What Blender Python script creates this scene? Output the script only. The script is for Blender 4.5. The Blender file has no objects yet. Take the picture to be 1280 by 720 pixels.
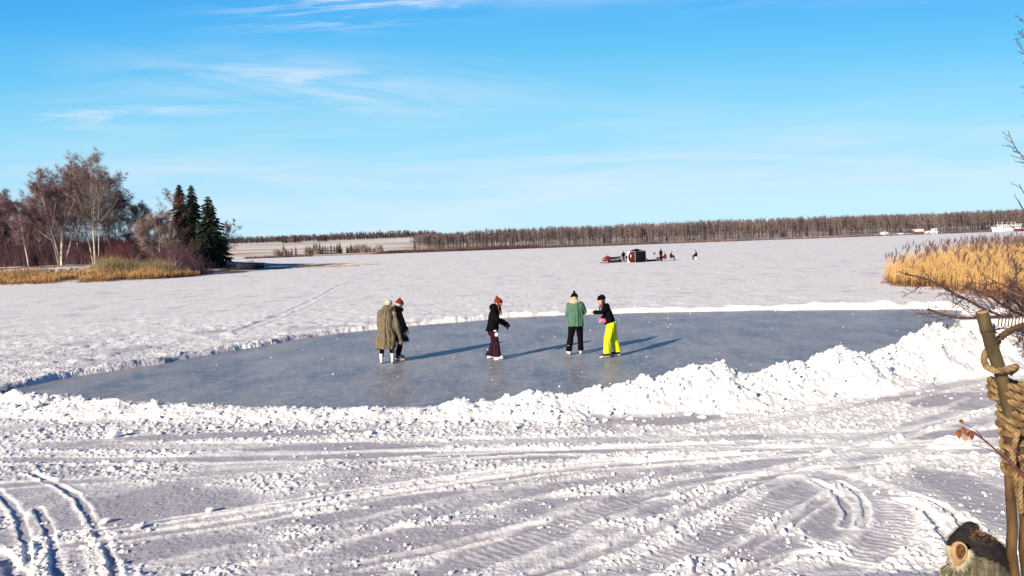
import bpy, bmesh, math, random
import numpy as np
from mathutils import Vector, Matrix, Euler
R = math.radians
scene = bpy.context.scene
col = scene.collection
RNG = np.random.default_rng(11)

# ------------------------------------------------------------------ camera
CAM_H = 3.0
FPX = 1000.0                                   # focal length in pixels of a 1280 wide frame
cam_d = bpy.data.cameras.new("camera"); cam = bpy.data.objects.new("camera", cam_d); col.objects.link(cam)
cam_d.sensor_width = 36.0; cam_d.lens = 36.0 * FPX / 1280.0
cam_d.clip_start = 0.05; cam_d.clip_end = 20000
cam.matrix_world = Matrix.Translation((0, 0, CAM_H)) @ Euler((R(90 - 3.06), 0, 0)).to_matrix().to_4x4() @ Matrix.Rotation(R(-2.06), 4, 'Z')
scene.camera = cam
CB = cam.matrix_world.to_3x3()

def ray(px, py):
    d = CB @ Vector(((px - 640) / FPX, (360 - py) / FPX, -1.0))
    return d / d.y
def at(px, py, z=0.0):                          # the ground point seen at a pixel of the photograph
    d = ray(px, py); t = (z - CAM_H) / d.z
    return Vector((d.x * t, d.y * t, z))
def atY(px, py, Y):
    d = ray(px, py)
    return Vector((d.x * Y, Y, CAM_H + d.z * Y))

# ------------------------------------------------------------------ tags
def tag(o, label=None, cat=None, group=None, kind=None):
    if label: o["label"] = label
    if cat: o["category"] = cat
    if group: o["group"] = group
    if kind: o["kind"] = kind
    return o
def empty(name, loc=(0, 0, 0), rz=0.0):
    o = bpy.data.objects.new(name, None); col.objects.link(o)
    o.location = loc; o.rotation_euler.z = rz; o.empty_display_size = 0.2
    return o
def link(name, me, mat=None, parent=None):
    o = bpy.data.objects.new(name, me); col.objects.link(o)
    if mat is not None:
        for m in (mat if isinstance(mat, (list, tuple)) else [mat]): me.materials.append(m)
    if parent is not None: o.parent = parent
    return o
def copy_tree(o, parent=None):
    c = o.copy(); col.objects.link(c)
    if parent is not None: c.parent = parent
    for ch in [k for k in bpy.data.objects if k.parent is o]: copy_tree(ch, c)
    return c

# ------------------------------------------------------------------ mesh helpers
def mesh_np(name, V, quads=None, tris=None, smooth=False, qm=None, tm=None):
    me = bpy.data.meshes.new(name)
    nq = 0 if quads is None else len(quads); nt = 0 if tris is None else len(tris)
    me.vertices.add(len(V)); me.vertices.foreach_set("co", np.asarray(V, np.float32).ravel())
    loops = []
    if nq: loops.append(np.asarray(quads, np.int32).ravel())
    if nt: loops.append(np.asarray(tris, np.int32).ravel())
    loops = np.concatenate(loops)
    me.loops.add(len(loops)); me.loops.foreach_set("vertex_index", loops)
    me.polygons.add(nq + nt)
    starts = np.concatenate([np.arange(nq) * 4, nq * 4 + np.arange(nt) * 3]).astype(np.int32)
    me.polygons.foreach_set("loop_start", starts)
    mi = np.concatenate([np.zeros(nq, np.int32) if qm is None else np.asarray(qm, np.int32), np.zeros(nt, np.int32) if tm is None else np.asarray(tm, np.int32)])
    me.polygons.foreach_set("material_index", mi.astype(np.int32))
    me.polygons.foreach_set("use_smooth", np.full(nq + nt, smooth))
    me.update(calc_edges=True)
    return me

class Buf:
    """collects tapered prisms, lofts and boxes; mesh() gives one mesh"""
    def __init__(s): s.V = []; s.Q = []; s.T = []; s.qm = []; s.tm = []; s.n = 0
    def add(s, V, Q=None, T=None, m=0):
        V = np.asarray(V, float).reshape(-1, 3)
        s.V.append(V)
        if Q is not None and len(Q): s.Q.append(np.asarray(Q, int).reshape(-1, 4) + s.n); s.qm.append(np.full(len(s.Q[-1]), m))
        if T is not None and len(T): s.T.append(np.asarray(T, int).reshape(-1, 3) + s.n); s.tm.append(np.full(len(s.T[-1]), m))
        s.n += len(V)
    def prisms(s, P0, P1, R0, R1, n=3, m=0):
        P0 = np.asarray(P0, float).reshape(-1, 3); P1 = np.asarray(P1, float).reshape(-1, 3); N = len(P0)
        if N == 0: return
        R0 = np.broadcast_to(np.asarray(R0, float), (N,)); R1 = np.broadcast_to(np.asarray(R1, float), (N,))
        d = P1 - P0; d /= np.linalg.norm(d, axis=1, keepdims=True) + 1e-9
        ref = np.where(np.abs(d[:, 2:3]) < 0.9, np.array([[0, 0, 1.0]]), np.array([[1.0, 0, 0]]))
        u = np.cross(d, ref); u /= np.linalg.norm(u, axis=1, keepdims=True) + 1e-9
        v = np.cross(d, u)
        a = np.arange(n) * 2 * math.pi / n
        ring = np.cos(a)[None, :, None] * u[:, None, :] + np.sin(a)[None, :, None] * v[:, None, :]
        A = P0[:, None, :] + ring * R0[:, None, None]; B = P1[:, None, :] + ring * R1[:, None, None]
        V = np.stack([A, B], 1).reshape(-1, 3)
        base = (np.arange(N) * 2 * n)[:, None]; i = np.arange(n); j = (i + 1) % n
        Q = np.stack([base + i, base + i + n, base + j + n, base + j], 2).reshape(-1, 4)
        s.add(V, Q, m=m)
    def spikes(s, P0, P1, R0, m=0):
        """thin three-sided pyramids"""
        P0 = np.asarray(P0, float).reshape(-1, 3); P1 = np.asarray(P1, float).reshape(-1, 3); N = len(P0)
        R0 = np.broadcast_to(np.asarray(R0, float), (N,))
        d = P1 - P0; d /= np.linalg.norm(d, axis=1, keepdims=True) + 1e-9
        ref = np.where(np.abs(d[:, 2:3]) < 0.9, np.array([[0, 0, 1.0]]), np.array([[1.0, 0, 0]]))
        u = np.cross(d, ref); u /= np.linalg.norm(u, axis=1, keepdims=True) + 1e-9
        v = np.cross(d, u)
        a = np.arange(3) * 2 * math.pi / 3
        ring = np.cos(a)[None, :, None] * u[:, None, :] + np.sin(a)[None, :, None] * v[:, None, :]
        V = np.concatenate([P0[:, None, :] + ring * R0[:, None, None], P1[:, None, :]], 1).reshape(-1, 3)
        b = (np.arange(N) * 4)[:, None]
        T = np.concatenate([b + np.array([[0, 1, 3]]), b + np.array([[1, 2, 3]]), b + np.array([[2, 0, 3]])], 0)
        s.add(V, None, T, m=m)
    def loft(s, rings, m=0, n=14, cap=True):
        """rings: (centre, u-vector, v-vector) ellipses"""
        a = np.arange(n) * 2 * math.pi / n; V = []
        for c, u, v in rings: V.append(np.asarray(c)[None] + np.cos(a)[:, None] * np.asarray(u)[None] + np.sin(a)[:, None] * np.asarray(v)[None])
        k = len(rings); V = np.concatenate(V); i = np.arange(n); j = (i + 1) % n; Q = []
        for r_ in range(k - 1): Q.append(np.stack([r_ * n + i, r_ * n + j, (r_ + 1) * n + j, (r_ + 1) * n + i], 1))
        T = []
        if cap:
            c0 = len(V); V = np.concatenate([V, [np.asarray(rings[0][0], float)], [np.asarray(rings[-1][0], float)]])
            T = np.concatenate([np.stack([np.full(n, c0), j, i], 1), np.stack([np.full(n, c0 + 1), (k - 1) * n + i, (k - 1) * n + j], 1)])
        s.add(V, np.concatenate(Q), T if cap else None, m=m)
    def tube(s, pts, radii, m=0, n=10, cap=True):
        pts = [np.asarray(p, float) for p in pts]; rings = []; u = None
        if np.isscalar(radii): radii = [radii] * len(pts)
        for i, p in enumerate(pts):
            d = pts[min(i + 1, len(pts) - 1)] - pts[max(i - 1, 0)]; d = d / (np.linalg.norm(d) + 1e-9)
            if u is None:
                u = np.cross(d, [0, 0, 1.0] if abs(d[2]) < .9 else [1.0, 0, 0])
            else: u = u - d * np.dot(u, d)
            u = u / (np.linalg.norm(u) + 1e-9); v = np.cross(d, u)
            rings.append((p, u * radii[i], v * radii[i]))
        s.loft(rings, m, n, cap)
    def ball(s, c, r, m=0, n=14, k=8, rot=None):
        r = (r, r, r) if np.isscalar(r) else r
        Rm = np.eye(3) if rot is None else np.array(Euler(rot).to_matrix())
        rings = []; c = np.asarray(c, float)
        for i in range(k + 1):
            t = -math.pi / 2 + math.pi * i / k; q = max(math.cos(t), 0.02)
            rings.append((c + Rm @ np.array([0, 0, math.sin(t) * r[2]]), Rm @ np.array([r[0] * q, 0, 0]), Rm @ np.array([0, r[1] * q, 0])))
        s.loft(rings, m, n)
    def cone(s, p0, p1, r0, r1, m=0, n=12):
        """capsule of two radii"""
        p0 = np.asarray(p0, float); p1 = np.asarray(p1, float); d = p1 - p0; L = np.linalg.norm(d) + 1e-9; d = d / L
        pts = []; rr = []
        for t in (-1, -.8, -.45): pts.append(p0 + d * r0 * t); rr.append(r0 * math.sqrt(max(1 - t * t, .004)))
        pts += [p0, p1]; rr += [r0, r1]
        for t in (.45, .8, 1): pts.append(p1 + d * r1 * t); rr.append(r1 * math.sqrt(max(1 - t * t, .004)))
        s.tube(pts, rr, m, n)
    def chain(s, pts, rr, m=0, n=12):
        for i in range(len(pts) - 1): s.cone(pts[i], pts[i + 1], rr[i], rr[i + 1], m, n)
    def box(s, c, size, m=0, rz=0.0, rx=0.0, bevel=0.0, taper=1.0):
        hx, hy, hz = [q / 2 for q in size]
        b = min(bevel, hx * .9, hy * .9, hz * .9) if bevel else min(hx, hy, hz) * .08
        def oct_(x, y): return [(x, y - b), (x - b, y), (-x + b, y), (-x, y - b), (-x, -y + b), (-x + b, -y), (x - b, -y), (x, -y + b)]
        V = []
        for z, k_, tp in ((-hz, b, 1), (-hz + b, 0, 1), (hz - b, 0, taper), (hz, b, taper)):
            for (x, y) in oct_((hx - k_) * tp, (hy - k_) * tp): V.append((x, y, z))
        V = np.array(V); n = 8; i = np.arange(n); j = (i + 1) % n
        Rm = np.array((Matrix.Rotation(rz, 3, 'Z') @ Matrix.Rotation(rx, 3, 'X')))
        V = V @ Rm.T + np.asarray(c, float)
        Q = [np.stack([r_ * n + i, r_ * n + j, (r_ + 1) * n + j, (r_ + 1) * n + i], 1) for r_ in range(3)]
        caps = [[0, 7, 2, 1], [7, 6, 3, 2], [6, 5, 4, 3], [24, 25, 26, 31], [31, 26, 27, 30], [30, 27, 28, 29]]
        s.add(V, np.concatenate(Q + [np.array(caps)]), m=m)
    def mesh(s, name, smooth=True):
        return mesh_np(name, np.concatenate(s.V), np.concatenate(s.Q) if s.Q else None, np.concatenate(s.T) if s.T else None, smooth,
                       np.concatenate(s.qm) if s.Q else None, np.concatenate(s.tm) if s.T else None)
    def build(s, name, mat, parent=None, smooth=True): return link(name, s.mesh(name, smooth), mat, parent)

def remeshed(buf, voxel, smooth_it=4, fold=None):
    """one continuous skin over overlapping volumes"""
    me = buf.mesh("tmp"); o = bpy.data.objects.new("tmp", me); col.objects.link(o)
    md = o.modifiers.new("a", 'REMESH'); md.mode = 'VOXEL'; md.voxel_size = voxel; md.use_smooth_shade = True
    if smooth_it:
        sm = o.modifiers.new("b", 'SMOOTH'); sm.iterations = smooth_it; sm.factor = .5
    dg = bpy.context.evaluated_depsgraph_get(); dg.update()
    out = bpy.data.meshes.new_from_object(o.evaluated_get(dg))
    bpy.data.objects.remove(o); bpy.data.meshes.remove(me)
    if fold is not None:
        n = len(out.vertices); co = np.empty(n * 3, np.float32); no = np.empty(n * 3, np.float32)
        out.vertices.foreach_get("co", co); out.vertices.foreach_get("normal", no)
        co = co.reshape(-1, 3); no = no.reshape(-1, 3)
        co += no * fold(co)[:, None]; out.vertices.foreach_set("co", co.ravel()); out.update()
    return out

# ------------------------------------------------------------------ noise
def _h(ix, iy, seed):
    n = (ix.astype(np.int64) * 374761393 + iy.astype(np.int64) * 668265263 + seed * 1442695041) & 0xFFFFFFFF
    n = ((n ^ (n >> 13)) * 1274126177) & 0xFFFFFFFF
    n = n ^ (n >> 16)
    return (n & 0xFFFFFF).astype(np.float32) / 16777216.0
def vnoise(x, y, seed=0):
    ix = np.floor(x); iy = np.floor(y); fx = (x - ix).astype(np.float32); fy = (y - iy).astype(np.float32)
    fx = fx * fx * fx * (fx * (fx * 6 - 15) + 10); fy = fy * fy * fy * (fy * (fy * 6 - 15) + 10)
    a = _h(ix, iy, seed); b = _h(ix + 1, iy, seed); c = _h(ix, iy + 1, seed); d = _h(ix + 1, iy + 1, seed)
    return (a + (b - a) * fx) * (1 - fy) + (c + (d - c) * fx) * fy      # 0..1
def fbm(x, y, oct=4, seed=0, gain=.5):
    s = 0; amp = 1; tot = 0
    for k in range(oct):
        s = s + amp * vnoise(x * 2 ** k + 17.3 * k, y * 2 ** k - 9.1 * k, seed + k); tot += amp; amp *= gain
    return s / tot
def clumps(x, y, seed, dens=.6):
    """rounded lumps, height in cell units 0..~.5"""
    ix = np.floor(x); iy = np.floor(y); out = np.zeros_like(x, dtype=np.float32)
    for dx in (-1, 0, 1):
        for dy in (-1, 0, 1):
            cx = ix + dx; cy = iy + dy
            on = _h(cx, cy, seed + 3) < dens
            r = .22 + .42 * _h(cx, cy, seed + 2) ** 2
            ex = (x - cx - .15 - .7 * _h(cx, cy, seed)) ; ey = (y - cy - .15 - .7 * _h(cx, cy, seed + 1))
            k = 1 - (ex * ex + ey * ey) / (r * r)
            out = np.maximum(out, np.where(on & (k > 0), np.sqrt(np.maximum(k, 0)) * r * .8, 0))
    return out
def sstep(a, b, x):
    t = np.clip((x - a) / (b - a), 0, 1); return t * t * (3 - 2 * t)

# ------------------------------------------------------------------ materials
def mat_new(name):
    m = bpy.data.materials.new(name); m.use_nodes = True
    nt = m.node_tree; b = nt.nodes["Principled BSDF"]
    return m, nt, b
def N(nt, t, **k):
    n = nt.nodes.new(t)
    for a, v in k.items(): setattr(n, a, v)
    return n
def mat(name, c1, c2=None, rough=.7, scale=8.0, stretch=(1, 1, 1), spec=.3, bump=0.0, bscale=None, detail=4, metal=0.0, lo=.35, hi=.65):
    m, nt, b = mat_new(name)
    b.inputs['Roughness'].default_value = rough; b.inputs['Specular IOR Level'].default_value = spec; b.inputs['Metallic'].default_value = metal
    c2 = c2 or tuple(q * .75 for q in c1)
    tc = N(nt, 'ShaderNodeTexCoord'); mp = N(nt, 'ShaderNodeMapping'); mp.inputs['Scale'].default_value = stretch
    nt.links.new(tc.outputs['Object'], mp.inputs['Vector'])
    nz = N(nt, 'ShaderNodeTexNoise'); nz.inputs['Scale'].default_value = scale; nz.inputs['Detail'].default_value = detail
    nt.links.new(mp.outputs[0], nz.inputs['Vector'])
    rp = N(nt, 'ShaderNodeValToRGB'); rp.color_ramp.elements[0].position = lo; rp.color_ramp.elements[1].position = hi
    rp.color_ramp.elements[0].color = (*c2, 1); rp.color_ramp.elements[1].color = (*c1, 1)
    nt.links.new(nz.outputs['Fac'], rp.inputs[0]); nt.links.new(rp.outputs[0], b.inputs['Base Color'])
    if bump:
        n2 = N(nt, 'ShaderNodeTexNoise'); n2.inputs['Scale'].default_value = bscale or scale * 3; n2.inputs['Detail'].default_value = 3
        nt.links.new(mp.outputs[0], n2.inputs['Vector'])
        bp = N(nt, 'ShaderNodeBump'); bp.inputs['Strength'].default_value = .6; bp.inputs['Distance'].default_value = bump
        nt.links.new(n2.outputs['Fac'], bp.inputs['Height']); nt.links.new(bp.outputs[0], b.inputs['Normal'])
    return m

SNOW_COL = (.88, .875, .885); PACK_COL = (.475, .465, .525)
def snow_material():
    m, nt, b = mat_new("snow"); L = nt.links.new
    b.inputs['Roughness'].default_value = .75; b.inputs['Specular IOR Level'].default_value = .15
    tc = N(nt, 'ShaderNodeTexCoord')
    at_ = N(nt, 'ShaderNodeAttribute', attribute_name="loose")
    # wind-drawn streaks: thin loose snow lying on grey packed snow
    mp = N(nt, 'ShaderNodeMapping'); mp.inputs['Scale'].default_value = (.55, .25, 1); mp.inputs['Rotation'].default_value = (0, 0, R(18))
    L(tc.outputs['Object'], mp.inputs['Vector'])
    n1 = N(nt, 'ShaderNodeTexNoise'); n1.inputs['Scale'].default_value = .9; n1.inputs['Detail'].default_value = 7; n1.inputs['Roughness'].default_value = .72
    L(mp.outputs[0], n1.inputs['Vector'])
    n2 = N(nt, 'ShaderNodeTexNoise'); n2.inputs['Scale'].default_value = 9; n2.inputs['Detail'].default_value = 5; n2.inputs['Roughness'].default_value = .7
    L(tc.outputs['Object'], n2.inputs['Vector'])
    a = N(nt, 'ShaderNodeMath', operation='MULTIPLY_ADD'); L(n1.outputs['Fac'], a.inputs[0]); a.inputs[1].default_value = 2.6; a.inputs[2].default_value = -1.3
    a2 = N(nt, 'ShaderNodeMath', operation='MULTIPLY_ADD'); L(n2.outputs['Fac'], a2.inputs[0]); a2.inputs[1].default_value = .8; a2.inputs[2].default_value = -.4
    s1 = N(nt, 'ShaderNodeMath', operation='ADD'); L(a.outputs[0], s1.inputs[0]); L(a2.outputs[0], s1.inputs[1])
    s2 = N(nt, 'ShaderNodeMath', operation='ADD'); L(s1.outputs[0], s2.inputs[0]); L(at_.outputs['Fac'], s2.inputs[1])
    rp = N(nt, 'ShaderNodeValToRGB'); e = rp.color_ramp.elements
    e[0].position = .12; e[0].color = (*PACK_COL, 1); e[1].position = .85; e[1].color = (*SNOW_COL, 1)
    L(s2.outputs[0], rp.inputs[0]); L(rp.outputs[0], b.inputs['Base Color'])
    n3 = N(nt, 'ShaderNodeTexNoise'); n3.inputs['Scale'].default_value = 14; n3.inputs['Detail'].default_value = 6; n3.inputs['Roughness'].default_value = .7
    L(tc.outputs['Object'], n3.inputs['Vector'])
    bp = N(nt, 'ShaderNodeBump'); bp.inputs['Strength'].default_value = .5; bp.inputs['Distance'].default_value = .035
    L(n3.outputs['Fac'], bp.inputs['Height']); L(bp.outputs[0], b.inputs['Normal'])
    return m
def ice_material():
    m, nt, b = mat_new("rink_ice"); L = nt.links.new
    tc = N(nt, 'ShaderNodeTexCoord')
    mp = N(nt, 'ShaderNodeMapping'); mp.inputs['Scale'].default_value = (.8, .35, 1); mp.inputs['Rotation'].default_value = (0, 0, R(8)); L(tc.outputs['Object'], mp.inputs['Vector'])
    n1 = N(nt, 'ShaderNodeTexNoise'); n1.inputs['Scale'].default_value = .9; n1.inputs['Detail'].default_value = 8; n1.inputs['Roughness'].default_value = .65; L(mp.outputs[0], n1.inputs['Vector'])
    rp = N(nt, 'ShaderNodeValToRGB'); e = rp.color_ramp.elements
    e[0].position = .36; e[0].color = (.155, .185, .25, 1); e[1].position = .62; e[1].color = (.345, .325, .345, 1)
    L(n1.outputs['Fac'], rp.inputs[0])
    # skate scratches: thin pale curved lines
    w = N(nt, 'ShaderNodeTexNoise'); w.inputs['Scale'].default_value = 2.6; w.inputs['Detail'].default_value = 4
    mp2 = N(nt, 'ShaderNodeMapping'); mp2.inputs['Scale'].default_value = (1.6, .8, 1); mp2.inputs['Rotation'].default_value = (0, 0, R(-12)); L(tc.outputs['Object'], mp2.inputs['Vector']); L(mp2.outputs[0], w.inputs['Vector'])
    w2 = N(nt, 'ShaderNodeMath', operation='MULTIPLY'); L(w.outputs['Fac'], w2.inputs[0]); w2.inputs[1].default_value = 6
    fr = N(nt, 'ShaderNodeMath', operation='FRACT'); L(w2.outputs[0], fr.inputs[0])
    lt = N(nt, 'ShaderNodeMath', operation='LESS_THAN'); L(fr.outputs[0], lt.inputs[0]); lt.inputs[1].default_value = .13
    n4 = N(nt, 'ShaderNodeTexNoise'); n4.inputs['Scale'].default_value = 2.2; n4.inputs['Detail'].default_value = 6; L(mp.outputs[0], n4.inputs['Vector'])
    r4 = N(nt, 'ShaderNodeMapRange'); r4.inputs[1].default_value = .42; r4.inputs[2].default_value = .62; L(n4.outputs['Fac'], r4.inputs[0])
    mu = N(nt, 'ShaderNodeMath', operation='MULTIPLY'); L(lt.outputs[0], mu.inputs[0]); L(r4.outputs[0], mu.inputs[1])
    mu2 = N(nt, 'ShaderNodeMath', operation='MULTIPLY'); L(mu.outputs[0], mu2.inputs[0]); mu2.inputs[1].default_value = .55
    # frost dusting
    n5 = N(nt, 'ShaderNodeTexNoise'); n5.inputs['Scale'].default_value = 7; n5.inputs['Detail'].default_value = 7; n5.inputs['Roughness'].default_value = .75; L(mp.outputs[0], n5.inputs['Vector'])
    r5 = N(nt, 'ShaderNodeMapRange'); r5.inputs[1].default_value = .50; r5.inputs[2].default_value = .70; r5.inputs[4].default_value = .75; L(n5.outputs['Fac'], r5.inputs[0])
    mx = N(nt, 'ShaderNodeMath', operation='MAXIMUM'); L(mu2.outputs[0], mx.inputs[0]); L(r5.outputs[0], mx.inputs[1])
    mix = N(nt, 'ShaderNodeMix', data_type='RGBA'); L(mx.outputs[0], mix.inputs['Factor']); L(rp.outputs[0], mix.inputs['A']); mix.inputs['B'].default_value = (.56, .54, .56, 1)
    L(mix.outputs['Result'], b.inputs['Base Color'])
    b.inputs['Roughness'].default_value = .40; b.inputs['Specular IOR Level'].default_value = .22; b.inputs['IOR'].default_value = 1.31
    bp = N(nt, 'ShaderNodeBump'); bp.inputs['Strength'].default_value = .3; bp.inputs['Distance'].default_value = .01
    L(n5.outputs['Fac'], bp.inputs['Height']); L(bp.outputs[0], b.inputs['Normal'])
    return m
M = {}
M['snow'] = snow_material(); M['ice'] = ice_material()
M['chunk'] = mat("snow_chunk", (.88, .88, .88), (.80, .80, .82), .8, 20, spec=.1, bump=.01)
M['birch'] = mat("birch_bark", (.62, .55, .46), (.36, .28, .22), .8, 2.5, (1, 1, .6), lo=.35, hi=.55)
M['bark'] = mat("grey_bark", (.16, .12, .10), (.08, .055, .05), .9, 4, (2, 2, .5))
M['twig_plum'] = mat("plum_twigs", (.20, .12, .135), (.11, .062, .078), .9, .6)
M['twig_grey'] = mat("grey_brown_twigs", (.27, .20, .185), (.16, .115, .11), .9, .5)
M['twig_rust'] = mat("rust_twigs", (.20, .085, .06), (.12, .05, .045), .9, .7)
M['twig_red'] = mat("red_twigs", (.125, .040, .045), (.07, .028, .036), .9, .7)
M['twig_dark'] = mat("dark_twigs", (.11, .065, .055), (.055, .035, .035), .85, 6)
M['spruce'] = mat("spruce_needles", (.034, .052, .030), (.014, .024, .018), .8, .8)
M['reed'] = mat("reed_straw", (.70, .47, .21), (.48, .28, .105), .8, 2.2)
M['reed_dark'] = mat("reed_base_shaded", (.22, .10, .035), (.10, .045, .02), .85, 1.2)  # shade low among the stalks is put into this colour
M['plume'] = mat("reed_plume", (.17, .105, .095), (.09, .055, .055), .9, 2)
M['dry'] = mat("dry_grass", (.42, .27, .13), (.28, .17, .08), .9, .5)
M['soil'] = mat("peninsula_ground", (.80, .79, .80), (.20, .14, .10), .9, .12, detail=6, lo=.42, hi=.55)

# ------------------------------------------------------------------ sky, sun
EXPOSURE = .55
scene.view_settings.view_transform = 'Standard'; scene.view_settings.look = 'None'; scene.view_settings.gamma = 1.0
scene.view_settings.exposure = EXPOSURE
SUN_AZ, SUN_EL = R(39.5), R(21.0)
sun_d = bpy.data.lights.new("sun", 'SUN'); sun_d.energy = 5.0; sun_d.angle = R(.55); sun_d.color = (1.0, .855, .665)
sun = bpy.data.objects.new("sun", sun_d); col.objects.link(sun)
sun.rotation_euler = Vector((math.sin(SUN_AZ) * math.cos(SUN_EL), math.cos(SUN_AZ) * math.cos(SUN_EL), -math.sin(SUN_EL))).to_track_quat('-Z', 'Y').to_euler()
sun.location = (-20, -25, 20)
def make_world():
    w = bpy.data.worlds.new("World"); scene.world = w; w.use_nodes = True
    nt = w.node_tree; L = nt.links.new; bg = nt.nodes['Background']; bg.inputs['Strength'].default_value = .095
    sk = N(nt, 'ShaderNodeTexSky', sky_type='NISHITA'); sk.sun_disc = False
    sk.sun_elevation = SUN_EL; sk.sun_rotation = math.pi + SUN_AZ; sk.altitude = 300; sk.air_density = .5; sk.dust_density = 0.0; sk.ozone_density = 6.0
    tc = N(nt, 'ShaderNodeTexCoord'); sp = N(nt, 'ShaderNodeSeparateXYZ'); L(tc.outputs['Generated'], sp.inputs[0])
    def M_(op, a, b=None, c=None):
        n = N(nt, 'ShaderNodeMath', operation=op)
        for i, q in enumerate((a, b, c)):
            if q is None: continue
            if isinstance(q, (int, float)): n.inputs[i].default_value = q
            else: L(q, n.inputs[i])
        return n.outputs[0]
    ya = M_('MAXIMUM', M_('ABSOLUTE', sp.outputs['Y']), .15)
    U = M_('DIVIDE', sp.outputs['X'], ya); E = M_('DIVIDE', sp.outputs['Z'], ya)      # bearing and height over the horizon
    # a crisp winter sky: pale cyan low down, azure higher, deep blue overhead; the physical sky carries the rest
    sc1 = 1.0 / (.095 * 2 ** EXPOSURE)
    rp = N(nt, 'ShaderNodeValToRGB'); el = rp.color_ramp.elements
    stops = [(0, (.60, .86, .95)), (.045, (.60, .875, 1)), (.15, (.33, .78, 1)), (.235, (.155, .62, 1)), (.30, (.08, .50, 1)), (.42, (.028, .26, .66)), (.65, (.008, .085, .30)), (1, (.003, .035, .16))]
    while len(el) < len(stops): el.new(.5)
    for q, (p_, c_) in zip(el, stops): q.position = p_; q.color = (*c_, 1)
    L(E, rp.inputs[0])
    vm = N(nt, 'ShaderNodeVectorMath', operation='SCALE'); L(rp.outputs[0], vm.inputs[0]); vm.inputs['Scale'].default_value = sc1
    hs = N(nt, 'ShaderNodeMix', data_type='RGBA'); hs.inputs['Factor'].default_value = .88; L(sk.outputs[0], hs.inputs['A']); L(vm.outputs[0], hs.inputs['B'])
    def streak(sx, sy, seed, lo, hi, tilt=0.0):
        cv = N(nt, 'ShaderNodeCombineXYZ'); L(M_('MULTIPLY_ADD', U, sx, seed), cv.inputs[0])
        L(M_('MULTIPLY_ADD', M_('MULTIPLY_ADD', U, tilt, E), sy, seed * 1.7), cv.inputs[1])
        nz = N(nt, 'ShaderNodeTexNoise'); nz.inputs['Scale'].default_value = 1; nz.inputs['Detail'].default_value = 6; nz.inputs['Roughness'].default_value = .6; nz.inputs['Distortion'].default_value = .6
        L(cv.outputs[0], nz.inputs['Vector'])
        mr = N(nt, 'ShaderNodeMapRange', interpolation_type='SMOOTHSTEP'); mr.inputs[1].default_value = lo; mr.inputs[2].default_value = hi
        L(nz.outputs['Fac'], mr.inputs[0]); return mr.outputs[0]
    def win(u0, su, e0, se, tilt=0.0):
        a = M_('DIVIDE', M_('SUBTRACT', U, u0), su); b = M_('DIVIDE', M_('SUBTRACT', M_('MULTIPLY_ADD', U, tilt, E), e0), se)
        return M_('EXPONENT', M_('MULTIPLY', M_('ADD', M_('MULTIPLY', a, a), M_('MULTIPLY', b, b)), -1.0))
    c1 = M_('MULTIPLY', M_('MULTIPLY', win(-.22, .22, .182, .030, .10), streak(4, 30, 3.1, .32, .66, .10)), .72)      # wide wispy band
    c2 = M_('MULTIPLY', M_('MULTIPLY', win(-.17, .13, .302, .020, -.02), streak(6, 80, 8.3, .45, .62, -.02)), .70)         # thin bright wisps, top
    c3 = M_('MULTIPLY', M_('MULTIPLY', win(.30, .42, .318, .03), streak(3, 30, 5.5, .35, .7)), .45)                    # pinkish veil, top right
    c4 = M_('MULTIPLY', M_('MULTIPLY', win(.0, 1.0, .085, .07), streak(2.2, 26, 1.7, .36, .72)), .50)                  # faint low veils
    c5 = M_('MULTIPLY', M_('MULTIPLY', win(-.50, .14, .180, .018), streak(4, 60, 12.4, .42, .66)), .5)
    tot = M_('MINIMUM', M_('ADD', M_('ADD', M_('ADD', c1, c2), M_('ADD', c3, c4)), c5), .9)
    mix = N(nt, 'ShaderNodeMix', data_type='RGBA'); L(tot, mix.inputs['Factor']); L(hs.outputs['Result'], mix.inputs['A'])
    mix.inputs['B'].default_value = (.88 * sc1, .90 * sc1, 1.0 * sc1, 1)
    L(mix.outputs['Result'], bg.inputs['Color'])
make_world()

# ------------------------------------------------------------------ the rink outline and the snow banks
FAR_EDGE = [(-60, 503), (20, 487), (100, 470), (200, 455), (300, 437), (400, 420), (480, 411), (560, 404), (640, 397), (800, 391), (960, 388), (1150, 386.5)]
far_edge = [at(*p).xy for p in FAR_EDGE]
near_edge = [Vector(p) for p in ((16.5, 29.5), (14.2, 25.5), (11.9, 22.0), (9.6, 19.2), (7.0, 17.4), (4.4, 16.3), (2.0, 15.7), (.2, 15.3), (-1.6, 15.0), (-3.9, 15.1), (-6.3, 15.9), (-9.0, 17.0), (-11.6, 18.0))]
RINK = np.array([tuple(p) for p in far_edge] + [tuple(p) for p in near_edge])
def seg_dist(x, y, pts):
    """distance to a polyline, arc length at the nearest point and side"""
    best = np.full(x.shape, 1e9); arc = np.zeros(x.shape); side = np.zeros(x.shape); s0 = 0
    for (ax, ay), (bx, by) in zip(pts[:-1], pts[1:]):
        dx, dy = bx - ax, by - ay; L = math.hypot(dx, dy)
        t = np.clip(((x - ax) * dx + (y - ay) * dy) / (L * L), 0, 1)
        ex = x - ax - t * dx; ey = y - ay - t * dy; d = np.hypot(ex, ey); m = d < best
        best = np.where(m, d, best); arc = np.where(m, s0 + t * L, arc); side = np.where(m, np.sign(dx * ey - dy * ex), side); s0 += L
    return best, arc, side
def inside(x, y, poly):
    r = np.zeros(x.shape, bool); n = len(poly)
    for i in range(n):
        ax, ay = poly[i]; bx, by = poly[(i + 1) % n]
        if ay == by: continue
        c = ((ay > y) != (by > y)) & (x < (bx - ax) * (y - ay) / (by - ay) + ax); r ^= c
    return r
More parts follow.
